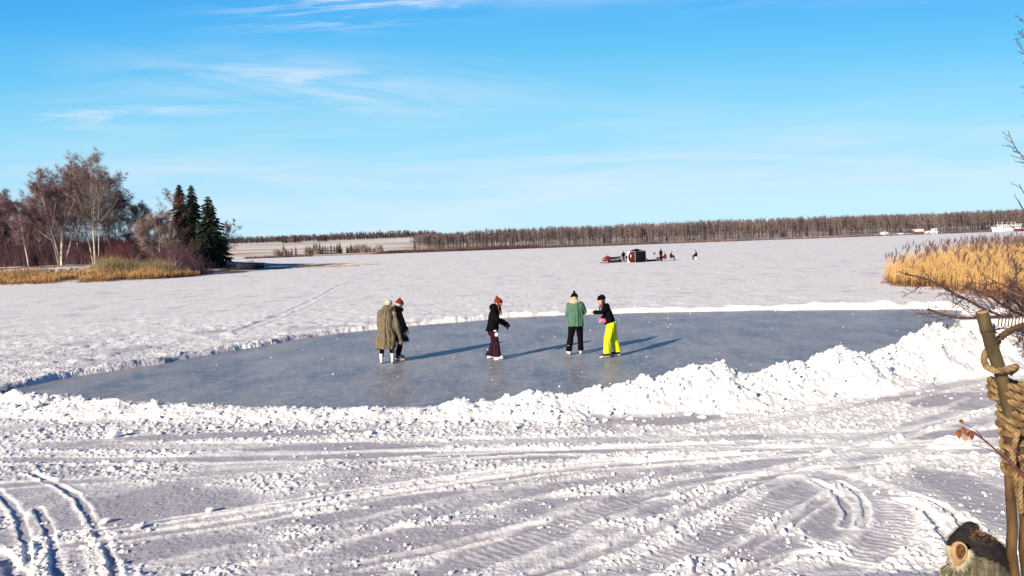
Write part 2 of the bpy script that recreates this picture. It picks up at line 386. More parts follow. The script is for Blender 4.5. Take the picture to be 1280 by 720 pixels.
def smooth_poly(pts, n=6):
    P = [np.array(p, float) for p in pts]; out = []
    for i in range(len(P) - 1):
        a, b, c, d = P[max(i - 1, 0)], P[i], P[i + 1], P[min(i + 2, len(P) - 1)]
        for k in range(n):
            t = k / n; out.append(.5 * ((2 * b) + (c - a) * t + (2 * a - 5 * b + 4 * c - d) * t * t + (3 * b - a - 3 * c + d) * t ** 3))
    out.append(P[-1]); return [tuple(q) for q in out]
# near bank: ridge points (photo column, distance of the ridge) with the ridge height
BANK = [(-120, 20.5, .36), (-60, 17.8, .36), (0, 16.4, .36), (60, 15.9, .33), (140, 15.3, .28), (240, 14.8, .20), (320, 14.4, .17), (400, 14.2, .17), (480, 14.1, .18), (540, 14.1, .2), (600, 14.1, .30), (660, 14.1, .37), (720, 14.1, .41), (790, 14.2, .48), (850, 14.5, .66),
        (900, 14.7, .70), (940, 14.9, .56), (985, 15.1, .62), (1020, 15.4, .66), (1050, 15.6, .80), (1085, 15.9, .66), (1120, 16.4, .82), (1170, 17.2, .98), (1230, 18.2, 1.05), (1300, 19.8, 1.05), (1370, 22.0, .9), (1420, 25, .8)]
bank_ridge = [((px - 640) / FPX * Y, Y) for px, Y, h in BANK]
bank_arc = np.concatenate([[0], np.cumsum([math.dist(a, b) for a, b in zip(bank_ridge[:-1], bank_ridge[1:])])])
bank_h = np.array([h for *_, h in BANK])

TRACKS = [  # photo pixels along the ground, half width (m), depth, ridge, tread depth
    ([(40, 596), (92, 622), (118, 660), (134, 690), (148, 730)], .05, 0.031, 0.032, 0),
    ([(-30, 606), (0, 622), (22, 645), (31, 675), (35, 700), (34, 730)], .05, 0.031, 0.021, 0),
    ([(-30, 690), (4, 704), (24, 730)], .10, 0.062, 0.035, 0),
    ([(48, 640), (62, 668), (68, 695), (74, 730)], .05, 0.043, 0.014, 0),
    ([(70, 655), (84, 680), (92, 730)], .14, .015, .02, .03),
    ([(60, 690), (250, 664), (430, 632), (600, 607), (760, 588), (960, 572), (1200, 560)], .10, .05, .035, 0),
    ([(60, 676), (250, 650), (430, 620), (600, 597), (760, 580), (960, 566), (1200, 555)], .05, .03, .045, 0),
    ([(200, 720), (330, 694), (500, 654), (700, 614), (880, 590), (1100, 572)], .19, .02, .03, .022),
    ([(330, 735), (520, 700), (680, 662), (800, 630), (960, 600), (1180, 578)], .08, .045, .04, 0),
    ([(520, 735), (640, 690), (760, 640), (880, 602), (1000, 572), (1130, 540), (1230, 505), (1290, 478)], .20, .02, .03, .022),
    ([(640, 740), (770, 690), (880, 640), (990, 590), (1110, 552), (1220, 520)], .09, .05, .03, 0),
    ([(760, 740), (860, 690), (960, 640), (1060, 590), (1180, 545), (1290, 510)], .19, .02, .03, .022),
    ([(850, 740), (930, 695), (1000, 650), (1070, 606), (1180, 566)], .06, .06, .035, 0),
    ([(1035, 735), (1085, 705), (1116, 672), (1118, 642), (1090, 616), (1040, 600)], .20, .03, .04, .028),
    ([(1020, 606), (1046, 622), (1060, 645), (1058, 664)], .05, .05, .03, 0), ([(1048, 606), (1072, 622), (1084, 644), (1076, 664)], .05, .05, .03, 0),
    ([(1120, 630), (1150, 640), (1170, 660), (1190, 690), (1196, 730)], .06, .06, .04, 0),
    ([(1140, 625), (1180, 640), (1205, 670), (1215, 720)], .05, .05, .04, 0),
    ([(-20, 560), (300, 562), (640, 556), (900, 551), (1280, 545)], .25, .02, .02, 0),
    ([(-20, 612), (140, 603), (330, 590), (520, 578), (760, 566), (1000, 556)], .12, .03, .03, 0),
    ([(-20, 578), (250, 578), (600, 570), (1000, 566), (1290, 570)], .15, .02, .025, 0),
    ([(820, 545), (960, 530), (1090, 505), (1180, 486), (1290, 462)], .22, .03, .03, .01),
    ([(850, 540), (1000, 518), (1110, 495), (1190, 478)], .05, .03, .03, 0),
    ([(900, 740), (1010, 700), (1100, 720)], .05, .04, .03, 0),
    ([(60, 402), (130, 393), (230, 378), (330, 362), (470, 338)], .22, .04, .05, 0), ([(290, 418), (380, 382), (440, 352), (500, 336)], .22, .04, .05, 0), ([(-40, 440), (140, 420), (320, 398), (480, 372), (700, 350)], .22, .04, .05, 0),
    ([(-40, 415), (200, 402), (420, 390), (640, 372), (900, 352)], .22, .04, .05, 0), ([(560, 396), (760, 372), (960, 350), (1100, 338)], .22, .04, .05, 0), ([(400, 345), (700, 341), (1000, 326), (1200, 312)], .3, .05, .06, 0), ([(700, 384), (860, 376), (1100, 366)], .2, .04, .05, 0),
]
SMOOTH_PATCH = [(205, 632, 105, 26), (120, 640, 60, 20), (400, 570, 150, 11), (250, 690, 110, 16), (440, 652, 160, 10), (600, 676, 160, 14), (560, 690, 120, 12), (820, 527, 90, 7), (1025, 640, 66, 38), (1215, 505, 90, 10), (1245, 640, 60, 50),
                (760, 640, 110, 14), (800, 590, 110, 9), (640, 575, 120, 6), (560, 630, 120, 8), (300, 548, 200, 4), (930, 690, 70, 20), (40, 665, 40, 20)]
patch_w = []
for (px, py, ax, ay) in SMOOTH_PATCH:
    c = at(px, py); ex = at(px + ax, py); ey = at(px, max(py - ay, 1))
    patch_w.append((c.x, c.y, abs(ex.x - c.x), abs(ey.y - c.y)))
tracks_w = [(smooth_poly([tuple(at(*p).xy) for p in pts], 7), w, dp, rg, tr) for pts, w, dp, rg, tr in TRACKS]

def bank_ground(x, y):
    """the raised shore the photographer stands on, before the lake"""
    lip = np.interp(y, [-400, -2, 3.3, 4.2, 5.4, 6.7, 7.2], [1.4, 1.4, 1.36, .98, .50, .03, 0.0])
    return lip
def snow_height(x, y):
    """height and looseness of the snow; ice is z = 0"""
    x = x.astype(np.float32); y = y.astype(np.float32)
    dist = np.hypot(x, y)
    nearf = 1 - sstep(26, 60, dist)
    wob = (fbm(x * .8, y * .8, 4, 5) - .5)
    ed = np.full(x.shape, 1e9)
    m = (dist < 45) & (y > 10)
    ins = np.zeros(x.shape, bool)
    e1, _, _ = seg_dist(x[m], y[m], [tuple(p) for p in RINK] + [tuple(RINK[0])])
    in1 = inside(x[m], y[m], RINK)
    ed[m] = np.where(in1, -e1, e1) + wob[m] * .5
    # --- gentle surface
    z = .05 + .05 * (fbm(x * .35, y * .22, 4, 21) - .5) + .03 * nearf * (fbm(x * 1.6, y * 1.1, 3, 31) - .5)
    far = 1 - nearf
    z = z + far * .06 * (fbm(x * .5, y * .16, 4, 77) - .5)
    # --- loose and packed
    lo = fbm(x * .55 + 3, y * .8, 4, 41) * 1.1 - .02
    lo = lo + .25 * nearf * sstep(11.2, 12.4, y) * (1 - sstep(13, 14.5, y))
    pt = np.zeros(x.shape, np.float32)
    mm = y < 19
    for cx, cy, ax, ay in patch_w:
        q = ((x[mm] - cx) / ax) ** 2 + ((y[mm] - cy) / ay) ** 2
        pt[mm] = np.maximum(pt[mm], 1 - sstep(.45, 1.25, q + 1.3 * (fbm(x[mm] * 1.7, y[mm] * 1.7, 4, 51) - .5)))
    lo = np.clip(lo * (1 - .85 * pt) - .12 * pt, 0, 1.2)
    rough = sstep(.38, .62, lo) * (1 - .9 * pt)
    c1 = clumps(x * 6.5, y * 5.2, 101, .62) / 6.0
    c2 = clumps(x * 13, y * 11, 131, .65) / 12.0
    mid = 1 - sstep(16, 40, dist)
    c3 = clumps(x * 2.6, y * 2.0, 161, .30) / 2.5
    c4 = clumps(x * 24, y * 19, 141, .6) / 22.0 * (1 - sstep(10, 15, dist))
    z = z + rough * mid * (c1 * .30 * sstep(.35, .6, fbm(x * 1.3, y * 1.3, 3, 145)) + c2 * .66) + (.25 + .75 * rough) * (1 - .6 * pt) * c4 * .72 + rough * .10 * c3 * nearf + .5 * c2 * mid * .3
    z = z + far * rough * .05 * clumps(x * 1.1, y * .55, 171, .5) + far * .03 * (fbm(x * 1.2, y * .35, 3, 177) - .5)
    # foot and ski scuffs on the near lake beyond the rink
    z = z + nearf * sstep(18, 22, y) * (.05 * (fbm(x * 2.6, y * 2.2, 3, 61) - .5) + .10 * clumps(x * 2.1, y * 1.7, 181, .45))
    # --- tracks
    tread_lo = np.zeros(x.shape, np.float32)
    for pts, w, dp, rg, tr in tracks_w:
        P = np.array(pts); pad = w * 4 + .1
        bb = (x > P[:, 0].min() - pad) & (x < P[:, 0].max() + pad) & (y > P[:, 1].min() - pad) & (y < P[:, 1].max() + pad)
        if not bb.any(): continue
        idx = np.nonzero(bb)[0]; d, arc, sd = seg_dist(x[idx], y[idx], pts)
        d = d + (.5 * w + .03) * (fbm(x[idx] * 4, y[idx] * 4, 4, 71) - .5)
        inn = 1 - sstep(w * .7, w * 1.15, d)
        rid = np.exp(-((d - w * 1.45) / (w * .35 + .02)) ** 2) * (.6 + .8 * vnoise(arc * 2.2, sd * 3, 91))
        fade = sstep(.25, .55, fbm(arc * .5, sd * 0 + w * 50, 2, 15) + .15)
        nb = .55 + .9 * fbm(x[idx] * 6, y[idx] * 6, 3, 73)
        z[idx] = z[idx] * (1 - .75 * inn * fade) + fade * (inn * (.05 * .75 - dp * .46 * nb) + .42 * rg * rid * nb * np.where(sd < 0, 1.0, .55))
        if tr:
            ph = np.sin(arc * 2 * math.pi / .10 + 1.4 * np.sin(d / w * 3)) + .9 * (fbm(x[idx] * 9, y[idx] * 9, 2, 93) - .5); z[idx] += inn * fade * tr * .15 * (.4 + 1.2 * vnoise(x[idx] * 14, y[idx] * 14, 97)) * sstep(-.2, .6, ph) * sstep(.3, .6, fbm(arc * 1.1, d * 2, 2, 95) + .12)
            tread_lo[idx] = np.maximum(tread_lo[idx], inn * fade * .55)
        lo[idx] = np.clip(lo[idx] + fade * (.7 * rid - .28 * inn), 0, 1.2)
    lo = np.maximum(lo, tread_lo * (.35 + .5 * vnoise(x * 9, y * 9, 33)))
    # --- banks
    bnk = np.zeros(x.shape, np.float32); bd = np.full(x.shape, 9.0)
    m = (dist < 40) & (y > 9)
    d, arc, sd = seg_dist(x[m], y[m], bank_ridge)
    H = np.interp(arc, bank_arc, bank_h)
    hv = .78 + .44 * vnoise(arc * 1.9, arc * 0, 7) 
    wid_n = .42 + 1.05 * H                        # outer (camera) side
    wid_f = .30 + .75 * H
    near_side = sd < 0
    w = np.where(near_side, wid_n, wid_f)
    w = w * (.85 + .5 * vnoise(x[m] * 1.3, y[m] * 1.3, 19))
    t = np.clip(d / w, 0, 1)
    prof = (1 - t) ** 1.15 * (1 + .35 * t)
    xb, yb = x[m], y[m]
    lump = clumps(xb * 2.5, yb * 2.3, 201, .8) / 2.4 * .50 + clumps(xb * 5.2, yb * 4.8, 211, .75) / 5 * .62 + clumps(xb * 10.5, yb * 9.5, 221, .7) / 10 * .85 + clumps(xb * 19, yb * 17, 223, .6) / 18 * .7
    lump2 = (fbm(xb * 3.5, yb * 3.5, 5, 231) - .5) * .26 + .10 * (np.abs(fbm(xb * 2.2 + 4, yb * 2.0, 4, 237) - .5) - .12)
    on = sstep(0, .18, prof)
    hb = H * .86 * hv * prof + on * (lump * (.35 + .75 * np.minimum(H, .8)) + lump2 * (.3 + H)) * (.35 + .65 * prof)
    hb = np.where(prof > 0, hb, 0)
    bnk[m] = hb; bd[m] = d / w
    # far bank: a low shovelled rim along the far edge
    m2 = (dist < 42) & (y > 14)
    d2, arc2, sd2 = seg_dist(x[m2], y[m2], [tuple(p) for p in far_edge])
    x2, y2 = x[m2], y[m2]
    hh = np.interp(arc2, [0, 3, 8, 14, 20, 26, 34, 44], [.12, .11, .10, .10, .12, .15, .24, .26]) * (.55 + .9 * vnoise(arc2 * 1.6, arc2 * 0, 27))
    out = np.clip(ed[m2] - .05, 0, None)
    prof2 = sstep(0, .22, out) * (1 - sstep(.3, np.interp(arc2, [0, 20, 30, 44], [1.1, 1.3, 2.6, 2.6]), out)) * (d2 < 3)
    lump = clumps(x2 * 4.5, y2 * 2.6, 241, .7) / 4 * .5 + clumps(x2 * 9, y2 * 5, 251, .7) / 8 * .6 + .09 * (fbm(x2 * 2.2, y2 * 1.4, 4, 261) - .5)
    fb = np.where(prof2 > 0, prof2 * (hh * .75 + lump * (.75 - .45 * sstep(18, 28, arc2))), 0)
    rim = np.zeros(x.shape, np.float32); rim[m2] = fb
    use = (bnk <= 0)
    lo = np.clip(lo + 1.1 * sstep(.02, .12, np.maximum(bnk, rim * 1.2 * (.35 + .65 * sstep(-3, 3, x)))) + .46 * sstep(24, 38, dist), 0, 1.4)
    z = z * (1 - sstep(0, .25, bnk)) + np.maximum(bnk, 0) + np.where(use, rim, 0)
    # --- the ice is bare inside the outline
    cut = sstep(-.02, .10, ed)
    zi = np.where(bnk > .05, z, z * cut - .05 * (1 - cut))
    z = np.where(ed < .3, zi, z)
    # --- photographer's shore
    z = z * sstep(5.8, 7.0, y) + bank_ground(x, y) + np.where(y < 7, .05 * (fbm(x * 2, y * 2, 4, 88) - .4), 0)
    lo = np.where(y < 6.8, np.maximum(lo, .7), lo)
    z = z - .3 * sstep(560, 640, y)
    return z, lo, bnk, rim, ed

Ys = np.concatenate([[-400, -120, -40, -15, -7, -4, -2, -1], np.arange(-.5, 6.5, .12)])
v = np.arange(3000 / 6.55, 4.2, -.52); Ys = np.concatenate([Ys, 3000 / v, [760, 900, 1200, 2000, 4000, 9000]])
uf = np.arange(-.705, .7051, .00095)
Us = np.concatenate([[-12, -6, -3, -2, -1.5, -1.2, -1, -.9, -.82, -.76], uf, [.76, .82, .9, 1, 1.2, 1.5, 2, 3, 6, 12]])
W = np.sqrt(Ys * Ys + 9.0)
X = Us[None, :] * W[:, None]; Yg = np.broadcast_to(Ys[:, None], X.shape)
Z, LO, BK, RIM, ED = snow_height(X.ravel().copy(), Yg.ravel().copy())
nr, nc = X.shape
V = np.stack([X.ravel(), Yg.ravel(), Z], 1)
ii = np.arange(nr * nc).reshape(nr, nc)
Q = np.stack([ii[:-1, :-1], ii[:-1, 1:], ii[1:, 1:], ii[1:, :-1]], 2).reshape(-1, 4)
bq = BK[Q].max(1) > .07
rq = (RIM[Q].max(1) > .05) & ~bq
def sub_sheet(name, mask, smooth=True):
    q = Q[mask]; used = np.unique(q); remap = np.full(nr * nc, -1); remap[used] = np.arange(len(used))
    me = mesh_np(name, V[used], remap[q], smooth=smooth)
    a = me.attributes.new("loose", 'FLOAT', 'POINT'); a.data.foreach_set("value", LO[used].astype(np.float32))
    return link(name, me, M['snow'])
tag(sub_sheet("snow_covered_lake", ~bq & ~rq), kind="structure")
tag(sub_sheet("snow_bank", bq), "tall lumpy ridge of shovelled white snow along the near side of the skating rink", "snow bank")
tag(sub_sheet("snow_bank", rq), "low rim of shovelled snow along the far side of the skating rink", "snow bank")

# rink ice: a flat sheet just over the bare lake, reaching under the rims
ce = RINK.mean(0); sc_ = RINK + (RINK - ce) / np.linalg.norm(RINK - ce, axis=1, keepdims=True) * .55
bm = bmesh.new(); vs = [bm.verts.new((p[0], p[1], .004)) for p in sc_]; f = bm.faces.new(vs); f.normal_update()
if f.normal.z < 0: f.normal_flip()
bmesh.ops.triangulate(bm, faces=bm.faces[:]); me = bpy.data.meshes.new("rink_ice"); bm.to_mesh(me); bm.free()
tag(link("rink_ice", me, M['ice']), kind="structure")

# loose crumbs of snow everywhere near: nobody could count them
def ico(sub=1):
    bm = bmesh.new(); bmesh.ops.create_icosphere(bm, subdivisions=sub, radius=1); bm.verts.ensure_lookup_table()
    v = np.array([q.co[:] for q in bm.verts]); f = np.array([[q.index for q in t.verts] for t in bm.faces]); bm.free(); return v, f
IV, IF = ico(1); IV2, IF2 = ico(2)
def crumbs(name, px, py, size, on_ice=False, zoff=0.0):
    b = Buf(); n = len(px)
    x = px; y = py
    z, lo, bk, rim, ed = snow_height(x, y)
    if on_ice: z = np.full(n, .004)
    for i in range(n):
        s = size[i] * np.array([RNG.uniform(.7, 1.4), RNG.uniform(.7, 1.3), RNG.uniform(.45, .9)])
        v = IV * (1 + RNG.uniform(-.28, .22, (len(IV), 1))) * s
        a = RNG.uniform(0, 6.28); c, s_ = math.cos(a), math.sin(a)
        v = np.stack([v[:, 0] * c - v[:, 1] * s_, v[:, 0] * s_ + v[:, 1] * c, v[:, 2]], 1)
        b.add(v + np.array([x[i], y[i], z[i] + size[i] * .25 + zoff]), None, IF)
    return b, z, ed
n = 4200
vv = RNG.uniform(1 / 16.0, 1 / 6.9, n); yy = 1 / vv; xx = RNG.uniform(-.70, .70, n) * yy
dens = fbm(xx * .9, yy * .9, 3, 301)
keep = dens > .50
xx, yy = xx[keep], yy[keep]
_, lo_, bk_, rim_, ed_ = snow_height(xx.copy(), yy.copy())
ok = ed_ > .15; xx, yy, bk_ = xx[ok], yy[ok], bk_[ok]
sz = .006 + .026 * RNG.random(len(xx)) ** 4.0 + np.where(bk_ > .1, .012, 0)
b, _, _ = crumbs("r", xx, yy, sz)
# around the bank foot
t = RNG.uniform(0, 1, 1500); k = np.interp(t, np.linspace(0, 1, len(BANK)), np.arange(len(BANK))); 
bx = np.interp(k, np.arange(len(BANK)), [p[0] for p in bank_ridge]) + RNG.normal(0, .25, 1500); by = np.interp(k, np.arange(len(BANK)), [p[1] for p in bank_ridge]) - np.abs(RNG.normal(.35, .55, 1500))
b2, _, _ = crumbs("r", bx, by, .018 + .055 * RNG.random(1500) ** 2.5)
b.V += b2.V; off = b.n; b.T += [q + off for q in b2.T]; b.tm += b2.tm; b.n += b2.n
tag(b.build("snow_rubble", M['chunk'], smooth=False), "small crumbs of broken snow scattered over the tracked foreground and bank", "snow rubble", kind="stuff")
# specks on the ice
nx, ny = RNG.uniform(-10, 13, 230), RNG.uniform(15, 32, 230)
okm = inside(nx, ny, RINK)
_, _, bks, _, eds = snow_height(nx.copy(), ny.copy()); okm &= (bks < .02) & (eds < -.3)
b, _, _ = crumbs("s", nx[okm], ny[okm], (.007 + .024 * RNG.random(okm.sum()) ** 4), on_ice=True)
tag(b.build("ice_shavings", M['chunk'], smooth=False), "white specks of snow lying on the grey rink ice", "snow specks", kind="stuff")
# the few lumps one can point at
CH = [((142, 547), .105, "white snow lump with a long shadow, apart in front of the bank's left part"),
      ((262, 640), .045, "small snow lump on the grey packed patch at left"), ((132, 652), .05, "small snow lump beside the curved rut at left"),
      ((172, 660), .055, "snow lump at the near edge of the grey packed patch")]
for (p, s, lab) in CH:
    c = at(*p, .05); zc = float(snow_height(np.array([c.x]), np.array([c.y]))[0][0])
    v_ = IV2 * (1 + RNG.uniform(-.22, .16, (len(IV2), 1))) * np.array([s * 1.25, s * .85, s * .75]); v_[:, 2] = np.minimum(v_[:, 2] + .3 * v_[:, 0], s * .6) 
    o = link("snow_lump", mesh_np("snow_lump", v_, None, IF2, False), M['chunk']); o.location = (c.x, c.y, zc + s * .45)
    tag(o, lab, "snow lump", "loose snow lumps in the foreground")

# ------------------------------------------------------------------ bare trees
def unit(v): return v / (np.linalg.norm(v) + 1e-9)
def grow(out, rng, p, d, L, r, lev, spec):
    """one stem or branch as a chain of segments; children leave it along its length"""
    sp = spec[lev]; n = sp['seg']; pts = [p]; dirs = []
    for i in range(n):
        d = unit(d + rng.normal(0, sp['wig'], 3) + np.array([0, 0, sp['up']]))
        q = p + d * (L / n); r2 = r * (1 - (1 - sp['tip']) / n * 1.0) if i < n - 1 else r * sp['tip'] if n == 1 else r * (1 - (1 - sp['tip']) / n)
        out.append((p, q, r, r2, lev)); p = q; r = r2; pts.append(p); dirs.append(d)
    if lev + 1 >= len(spec): return
    nx = spec[lev + 1]
    for k in range(nx['n'] if isinstance(nx['n'], int) else rng.integers(*nx['n'])):
        t = sp['from'] + (1 - sp['from']) * (k + rng.random()) / (nx['n'] if isinstance(nx['n'], int) else nx['n'][1])
        t = min(t, .999); i = int(t * n); f = t * n - i
        b = pts[i] * (1 - f) + pts[i + 1] * f; dd = dirs[i]
        a = rng.uniform(0, 2 * math.pi); ref = np.array([0, 0, 1.0]) if abs(dd[2]) < .9 else np.array([1.0, 0, 0])
        u = unit(np.cross(dd, ref)); v = np.cross(dd, u)
        ang = R(rng.uniform(*nx['ang'])); cd = unit(dd * math.cos(ang) + (u * math.cos(a) + v * math.sin(a)) * math.sin(ang))
        Lc = nx['len'] * L * (1 - .55 * (t - sp['from']) / (1 - sp['from'] + 1e-6)) * rng.uniform(.7, 1.25) if nx.get('rel', True) else nx['len'] * rng.uniform(.6, 1.3)
        grow(out, rng, b, cd, Lc, max(r * 0 + nx['r'] * (1 - .4 * t), .001), lev + 1, spec)
def seg_arrays(segs):
    return (np.array([s[0] for s in segs]), np.array([s[1] for s in segs]), np.array([s[2] for s in segs]), np.array([s[3] for s in segs]), np.array([s[4] for s in segs]))
def bare_tree(name, loc, stems, spec, mats, label, cat, group=None, split=1, seed=1, fine=None):
    """stems: (offset, direction, length, radius); levels up to split are trunk, finer ones crown"""
    rng = np.random.default_rng(seed); segs = []
    for off, d, L, r in stems: grow(segs, rng, np.array(off, float), unit(np.array(d, float)), L * (.89 if name == 'birch_tree' else 1), r, 0, spec)
    P0, P1, R0, R1, lv = seg_arrays(segs)
    root = empty(name, loc); tag(root, label, cat, group)
    m = lv <= split; b = Buf(); b.prisms(P0[m], P1[m], R0[m], R1[m], 6); b.build("trunk", mats[0], root)
    m = ~m; b = Buf(); b.prisms(P0[m], P1[m], R0[m], R1[m], 3)
    if fine:                                         # the finest twigs, many per branchlet
        k, L, r = fine; q = lv >= 2; A, B = np.repeat(P0[q], k, 0), np.repeat(P1[q], k, 0); t = rng.random((len(A), 1)); C = A + (B - A) * t
        d = B - A; d /= np.linalg.norm(d, axis=1, keepdims=True) + 1e-9; d = d + rng.normal(0, .55, d.shape) + np.array([0, 0, -.12]); d /= np.linalg.norm(d, axis=1, keepdims=True)
        b.spikes(C, C + d * (L * rng.uniform(.4, 1.15, (len(C), 1))), r)
    b.build("crown", mats[1], root)
    return root
def birch_spec(h, dens=1.0, tw=.014):
    return [dict(seg=7, wig=.05, up=.03, tip=.18, **{'from': .28}),
            dict(n=int(18 * dens), len=.45, ang=(28, 64), r=.050, seg=5, wig=.11, up=.07, tip=.35, **{'from': .12}),
            dict(n=8, len=.46, ang=(25, 65), r=.024, seg=3, wig=.15, up=.02, tip=.5, **{'from': .1}),
            dict(n=6, len=.52, ang=(20, 65), r=tw * 1.2, seg=2, wig=.18, up=-.03, tip=.6, **{'from': .1})]
FINE = (4, .90, .0112)
def lean(a, fwd=0.0): return (math.tan(R(a)), fwd, 1.0)
# the peninsula: a low wooded tongue of land at the left
PEN = [tuple(at(px, py).xy) for px, py in ((-420, 366), (-150, 362), (0, 357), (60, 355.5), (120, 353.5), (190, 350), (240, 346.5), (258, 343), (300, 341.5), (345, 336.5), (400, 333.5), (450, 332.6))] + \
      [(-26, 166), (-40, 180), (-60, 190), (-90, 200), (-200, 220), (-300, 180)]
def land(name, poly, hfun, step, matl, y0=None):
    P = np.array(poly); x0, y0_ = P.min(0) - 2; x1, y1 = P.max(0) + 2
    nx, ny = int((x1 - x0) / step) + 2, int((y1 - y0_) / step) + 2
    gx, gy = np.meshgrid(np.linspace(x0, x1, nx), np.linspace(y0_, y1, ny)); x = gx.ravel(); y = gy.ravel()
    d, _, _ = seg_dist(x, y, poly + [poly[0]]); d = np.where(inside(x, y, P), d, -d)
    z = hfun(x, y, d); i = np.arange(nx * ny).reshape(ny, nx)
    q = np.stack([i[:-1, :-1], i[:-1, 1:], i[1:, 1:], i[1:, :-1]], 2).reshape(-1, 4); q = q[(d[q] > -1.5).any(1)]
    u = np.unique(q); rm = np.full(nx * ny, -1); rm[u] = np.arange(len(u))
    o = link(name, mesh_np(name, np.stack([x, y, z], 1)[u], rm[q], smooth=True), matl); tag(o, kind="structure"); return o
def pen_h(x, y, d): return np.where(d > 0, .12 + 1.9 * sstep(3, 28, d) + .25 * sstep(0, 4, d) + .35 * (fbm(x * .2, y * .2, 3, 9) - .5) * sstep(0, 6, d), -.4 + d * .02)
land("peninsula_ground", PEN, pen_h, 1.0, M['soil'])
PENA = np.array(PEN)
def pen_z(x, y):
    xa, ya = np.atleast_1d(np.array(x, float)), np.atleast_1d(np.array(y, float))
    d, _, _ = seg_dist(xa, ya, PEN + [PEN[0]]); d = np.where(inside(xa, ya, PENA), d, -d)
    z = pen_h(xa, ya, d); return z if np.ndim(x) else float(z[0])
def on_pen(px, Y):
    x = (px - 640) / FPX * Y; return (x, Y, pen_z(x, Y) - .08)
BT = (M['birch'], M['twig_plum']); M['plum_brush'] = mat('plum_brush', (.115, .058, .078), (.055, .030, .045), .9, .5); BG = (M['birch'], M['twig_grey'])
H = 18
bare_tree("birch_tree", on_pen(78, 140), [((-.3, 0, 0), lean(-15, .1), 15, .15), ((-.1, .2, 0), lean(-8, -.05), 17, .18), ((.1, 0, 0), lean(-1, .1), 18, .19), ((.3, -.2, 0), lean(4), 17.5, .17), ((.5, .1, 0), lean(12, .1), 14.5, .13)],
          birch_spec(H, .75), BT, "many-stemmed birch whose pale trunks fan out from one foot on the left shore", "birch", "birches on the left shore", 1, 3, FINE)
bare_tree("birch_tree", on_pen(121, 142), [((0, 0, 0), lean(3), 20, .20), ((-.4, .2, 0), lean(-6, .1), 17.5, .15), ((.3, .4, 0), lean(8, .1), 17, .14)],
          birch_spec(H, 1.0), BG, "tallest birch on the left shore, with a wide grey rounded crown", "birch", "birches on the left shore", 1, 4, FINE)
bare_tree("birch_tree", on_pen(139, 150), [((0, 0, 0), lean(6), 16, .14), ((0, .3, 0), lean(-3), 17, .14)],
          birch_spec(H, .9), BT, "plum-twigged birch just right of the tallest birch on the left shore", "birch", "birches on the left shore", 1, 5, FINE)
bare_tree("birch_tree", on_pen(98, 152), [((0, 0, 0), lean(0), 19, .16), ((.4, .3, 0), lean(4), 17, .12)],
          birch_spec(H, .85), BT, "birch standing behind the gap between the fan-stemmed and the tallest birch", "birch", "birches on the left shore", 1, 6, FINE)
bare_tree("birch_tree", on_pen(38, 136), [((0, 0, 0), lean(-5), 12.5, .13)], birch_spec(12, .8), BT, "slim single birch leaning left, beside the fan-stemmed clump", "birch", "birches on the left shore", 1, 7, FINE)
bare_tree("birch_tree", on_pen(16, 158), [((0, 0, 0), lean(1), 14.5, .13), ((.5, .3, 0), lean(-3), 13, .12)], birch_spec(14, 1.0), BG, "pale upright birch at the outer end of the left shore thicket", "birch", "birches on the left shore", 1, 8, FINE)
bare_tree("birch_tree", on_pen(-8, 150), [((0, 0, 0), lean(-1), 13, .12), ((.5, .3, 0), lean(6), 12, .12)], birch_spec(14, 1.0), BT, "birch cut off by the picture edge at far left", "birch", "birches on the left shore", 1, 18, FINE)
bare_tree("birch_tree", on_pen(53, 150), [((0, 0, 0), lean(1), 14, .12), ((.5, .3, 0), lean(-5), 12.5, .11)], birch_spec(14, .9), BT, "thin reddish birch behind the slim leaning one", "birch", "birches on the left shore", 1, 19, FINE)
bare_tree('birch_tree', on_pen(66, 155), [((0, 0, 0), lean(-3), 16, .13), ((.4, .3, 0), lean(6), 15, .11)], birch_spec(14, .9), BG, 'grey birch seen through the left side of the fan-stemmed clump', 'birch', 'birches on the left shore', 1, 21, FINE)
bare_tree('birch_tree', on_pen(150, 160), [((0, 0, 0), lean(2), 14, .13), ((.4, .3, 0), lean(9), 12, .11)], birch_spec(14, .9), BG, 'grey birch at the right end of the tall birches, over the red shrub', 'birch', 'birches on the left shore', 1, 22, FINE)
bare_tree("birch_tree", on_pen(201, 136), [((0, 0, 0), lean(3), 10.5, .14), ((-.4, 0, 0), lean(-9), 9.5, .12), ((.4, .2, 0), lean(20, -.05), 8.5, .09)], birch_spec(10, .85, .012), BG, "crooked pale birch leaning over the reeds left of the spruces", "birch", "birches on the left shore", 1, 9, FINE)
bare_tree("birch_tree", on_pen(186, 152), [((0, 0, 0), lean(-2), 11, .11)], birch_spec(10, 1.1, .012), BG, "small grey birch between the dwarf spruce and the crooked birch", "birch", "birches on the left shore", 1, 10, FINE)
bare_tree("larch_tree", on_pen(221, 146), [((0, 0, 0), lean(-2), 12.0, .13)], birch_spec(12, .8, .013), (M['bark'], M['twig_rust']), "rust-brown bare tree with a pink-grey trunk in front of the spruces", "tree", None, 0, 12, (2, .55, .013))
bare_tree("bare_tree", on_pen(284, 170), [((0, 0, 0), lean(4), 8, .09)], birch_spec(8, .8, .016), (M['bark'], M['twig_grey']), "small bare tree peeping out behind the right side of the big spruce", "tree", None, 0, 13, (2, .5, .014))
